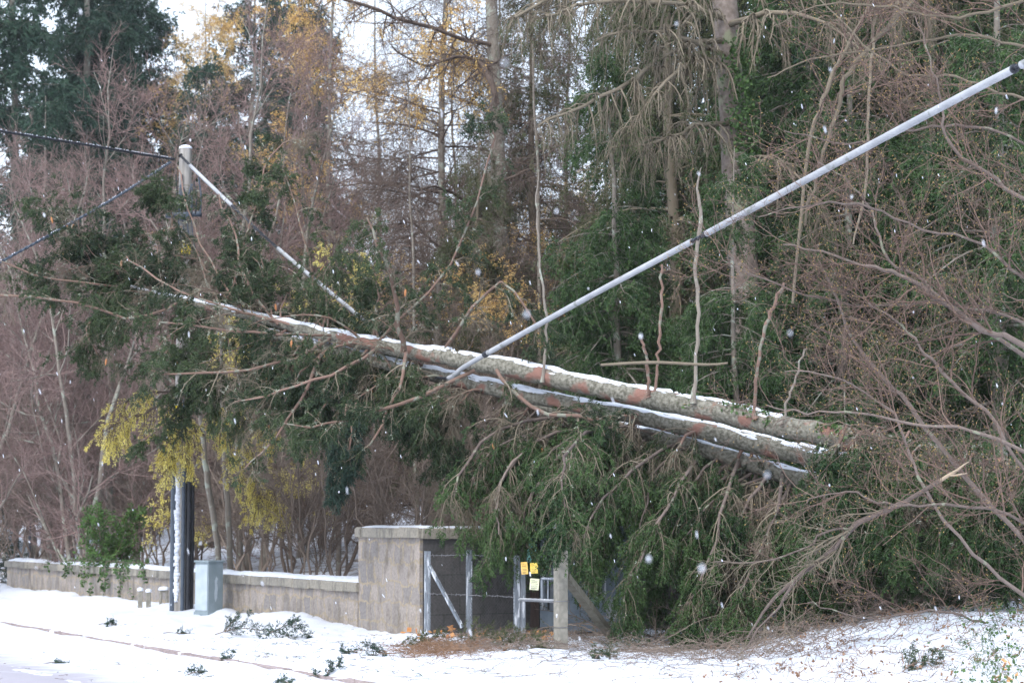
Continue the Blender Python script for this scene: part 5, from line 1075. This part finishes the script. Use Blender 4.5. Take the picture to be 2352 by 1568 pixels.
sprig('small dark sprig on the snow between the kerb and the curled sprigs', 520, 1500, .25, .8, n=7, arch=.02)
sprig('dark needle sprig lying on the road at the lower left', 120, 1500, .22, .3, n=6, arch=.02)
sprig('forked dark sprig on the road snow below the kerb line', 740, 1535, .4, .6, n=10, arch=.03)
sprig('broad olive sprig spread in front of the tall wall end', 960, 1478, .8, .3, 'olive', n=26, arch=.06)
def scatter_twigs(name, label, n, cx, cy, sx, sy, L, m, kids=3, lift=.05, rad=.004):
    """loose twigs lying on the snow about a pixel (cx, cy)"""
    x = rng.normal(cx, sx, n); y = np.clip(rng.normal(cy, sy, n), 1395, 1660); d = F * CAMH / (y - 1190)
    X0 = (x - 1176) / F * d; az = rng.uniform(0, 6.28, n); K = 6; P = np.zeros((n, K, 3)); LL = L * rng.uniform(.4, 1.3, n)
    P[:, 0, 0] = X0; P[:, 0, 1] = d; D = np.stack([np.cos(az), np.sin(az), np.zeros(n)], 1)
    for k in range(1, K): D = unit(D + np.stack([rng.normal(size=n) * .25, rng.normal(size=n) * .25, np.zeros(n)], 1)); P[:, k] = P[:, k - 1] + D * (LL / (K - 1))[:, None]
    P[:, :, 2] = ground_z(P[:, :, 0], P[:, :, 1]) + .008 + np.abs(rng.normal(size=(n, K))) * lift * .3 + rng.uniform(0, lift, (n, 1))
    R = np.linspace(rad, rad * .5, K)[None] * np.ones((n, 1)); a = Acc(); tubes(a, P, R, 3, rng.uniform(0, 1, n))
    if kids: T, TR, _ = grow(P, R, n * kids, .1, 1, L * .35, .8, 4, (0, 0, .1), .2, .7, .0025); T[:, :, 2] = np.maximum(T[:, :, 2], ground_z(T[:, :, 0], T[:, :, 1]) + .006); tubes(a, T, TR, 3, rng.uniform(0, 1, len(T)))
    o = a.build(name, M[m]); o['label'] = label; o['kind'] = 'stuff'; return o
scatter_twigs('twig_litter', 'reddish brown needle and twig litter in front of the fence', 420, 1020, 1490, 60, 9, .35, 'litter', 4, .06)
scatter_twigs('twig_litter', 'brown twig litter among the fence posts', 420, 1190, 1478, 80, 14, .4, 'twig_brown', 4, .08)
scatter_twigs('twig_litter', 'fine dark twigs strewn over the snow right of the concrete post', 360, 1580, 1500, 180, 26, .45, 'twig_brown', 3, .06)
scatter_twigs('twig_litter', 'dense brown twigs under the boughs on the right', 620, 1850, 1480, 240, 26, .5, 'twig_brown', 4, .16)
scatter_twigs('twig_litter', 'sparse twigs and stalks on the snow at the lower right', 230, 2100, 1545, 190, 34, .35, 'twig_brown', 3, .06)
scatter_twigs('twig_litter', 'scattered bits of twig on the snowy verge and road', 260, 560, 1500, 330, 34, .14, 'twig_brown', 2, .01, .003)
scatter_twigs('twig_litter', 'long loose twigs lying across the snow near the bottom edge', 90, 1300, 1520, 300, 22, .5, 'twig_brown', 3, .02, .004)
scatter_twigs('needle_scraps', 'green needle scraps dropped on the snowy verge', 260, 800, 1495, 330, 26, .09, 'spruce', 3, .01, .004)
def leaves(name, label, n, cx, cy, sx, sy, m, s=.05, lift=.03):
    x = rng.normal(cx, sx, n); y = np.clip(rng.normal(cy, sy, n), 1400, 1660); d = F * CAMH / (y - 1190); X0 = (x - 1176) / F * d
    c = np.stack([X0, d, ground_z(X0, d) + .015 + rng.uniform(0, lift, n)], 1)
    a = Acc(); blades(a, np.stack([c, c + rng.normal(size=c.shape) * [.03, .03, .012], c + rng.normal(size=c.shape) * [.05, .05, .02]], 1), 2, s, s * .8, spread=.9, fwd=.4)
    o = a.build(name, M[m]); o['label'] = label; o['kind'] = 'stuff'
leaves('fallen_leaves', 'orange autumn leaves among the fence posts and the concrete post', 80, 1150, 1462, 110, 12, 'leaf', .09)
leaves('fallen_leaves', 'orange leaves at the foot of the concrete post', 40, 1245, 1475, 22, 6, 'leaf', .08)
leaves('fallen_leaves', 'small green and brown weeds poking through the snow at the lower right corner', 250, 2290, 1565, 55, 36, 'ivy', .045, .10)
scatter_twigs('weeds', 'green brambles poking through the snow at the lower right corner', 120, 2285, 1560, 60, 36, .22, 'ivy', 5, .16, .004)
scatter_twigs('dead_stalks', 'thin brown stalks poking out of the snow bank at the right', 240, 2120, 1535, 190, 36, .22, 'litter', 3, .16, .004)
leaves('fallen_leaves', 'orange leaves caught in the weeds at the lower right corner', 5, 2310, 1580, 22, 8, 'leaf', .11, .08)
leaves('fallen_leaves', 'brown leaf scraps strewn on the snow bank at the right', 260, 2000, 1535, 230, 36, 'litter', .045)
def vleaf(name, label, cat, x, y, d, s, m):
    b = at(x, y, d); o = thing(name, label, cat, b); a = Acc(); n = 13; th = np.linspace(0, 2 * math.pi, n)[:-1]
    r = s * (.65 + .35 * np.cos(th * 5)); a.add(np.concatenate([np.stack([b[0] + r * np.cos(th), b[1] + .02 * np.sin(3 * th), b[2] + r * np.sin(th)], 1), [b]]), None, [(k, (k + 1) % 12, 12) for k in range(12)]); a.build('blade', M[m], o)
vleaf('maple_leaf', 'round orange leaf standing in the snow inside the wire fence', 'leaf', 1036, 1443, 33.4, .085, 'leaf')

# ------------------------------------------------------------------ falling snow (real flakes in the air)
a = Acc(); n = 800; d = 9.0 + 40 * rng.uniform(0, 1, n) ** .7
X0 = rng.uniform(-.27, .27, n) * d; Z0 = CAMH + (rng.uniform(-.10, .27, n)) * d; keep = Z0 > .2; d = d[keep]; X0 = X0[keep]; Z0 = Z0[keep]; n = len(d)
ax = unit(np.stack([rng.normal(-.25, .18, n), rng.normal(size=n) * .2, np.ones(n)], 1)); L = rng.uniform(.006, .022, n)[:, None]
c = np.stack([X0, d, Z0], 1); r = rng.uniform(.0025, .0045, n)[:, None]
tubes(a, np.stack([c - ax * L, c - ax * L * .5, c + ax * L * .5, c + ax * L], 1), np.concatenate([r * .3, r, r, r * .3], 1), 5)
for (x, y, d_, s) in [(x, y, d_, s * (.5 if d_ > 4 else 1)) for x, y, d_, s in ((830, 285, 2.4, .0028), (812, 262, 2.5, .002), (1612, 1305, 6, .012), (1490, 1283, 7, .012), (1472, 772, 9, .012), (1098, 625, 8, .010), (1210, 722, 6, .010), (1815, 765, 7, .008), (1762, 1090, 6, .009), (1278, 485, 8, .009), (1160, 145, 5, .008), (437, 322, 16, .012), (1554, 55, 9, .009))]:
    q = at(x, y, d_); tubes(a, np.stack([q + np.array([0, 0, -s * 1.6]), q + np.array([0, 0, -s * .6]), q + np.array([0, 0, s * .6]), q + np.array([0, 0, s * 1.6])])[None], np.array([[s * .3, s * .9, s * .9, s * .3]]), 7)
o = a.build('falling_snow', M['snow']); o['kind'] = 'stuff'; o['label'] = 'snowflakes falling through the air'

# thin cold air: one closed box round the scene
a = Acc(); box(a, (0, 450, 19), (1040, 1300, 44)); hz = a.build('haze', M['snow'], smooth=False); hz['kind'] = 'stuff'; hz['label'] = 'thin wintry haze'
hm = bpy.data.materials.new('haze_air'); hm.use_nodes = True; t = hm.node_tree; t.nodes.clear(); pv = t.nodes.new('ShaderNodeVolumePrincipled'); pv.inputs['Density'].default_value = .00028; pv.inputs['Color'].default_value = (.9, .93, 1, 1); pv.inputs['Anisotropy'].default_value = .2
mo = t.nodes.new('ShaderNodeOutputMaterial'); t.links.new(pv.outputs[0], mo.inputs['Volume']); hz.data.materials.clear(); hz.data.materials.append(hm)
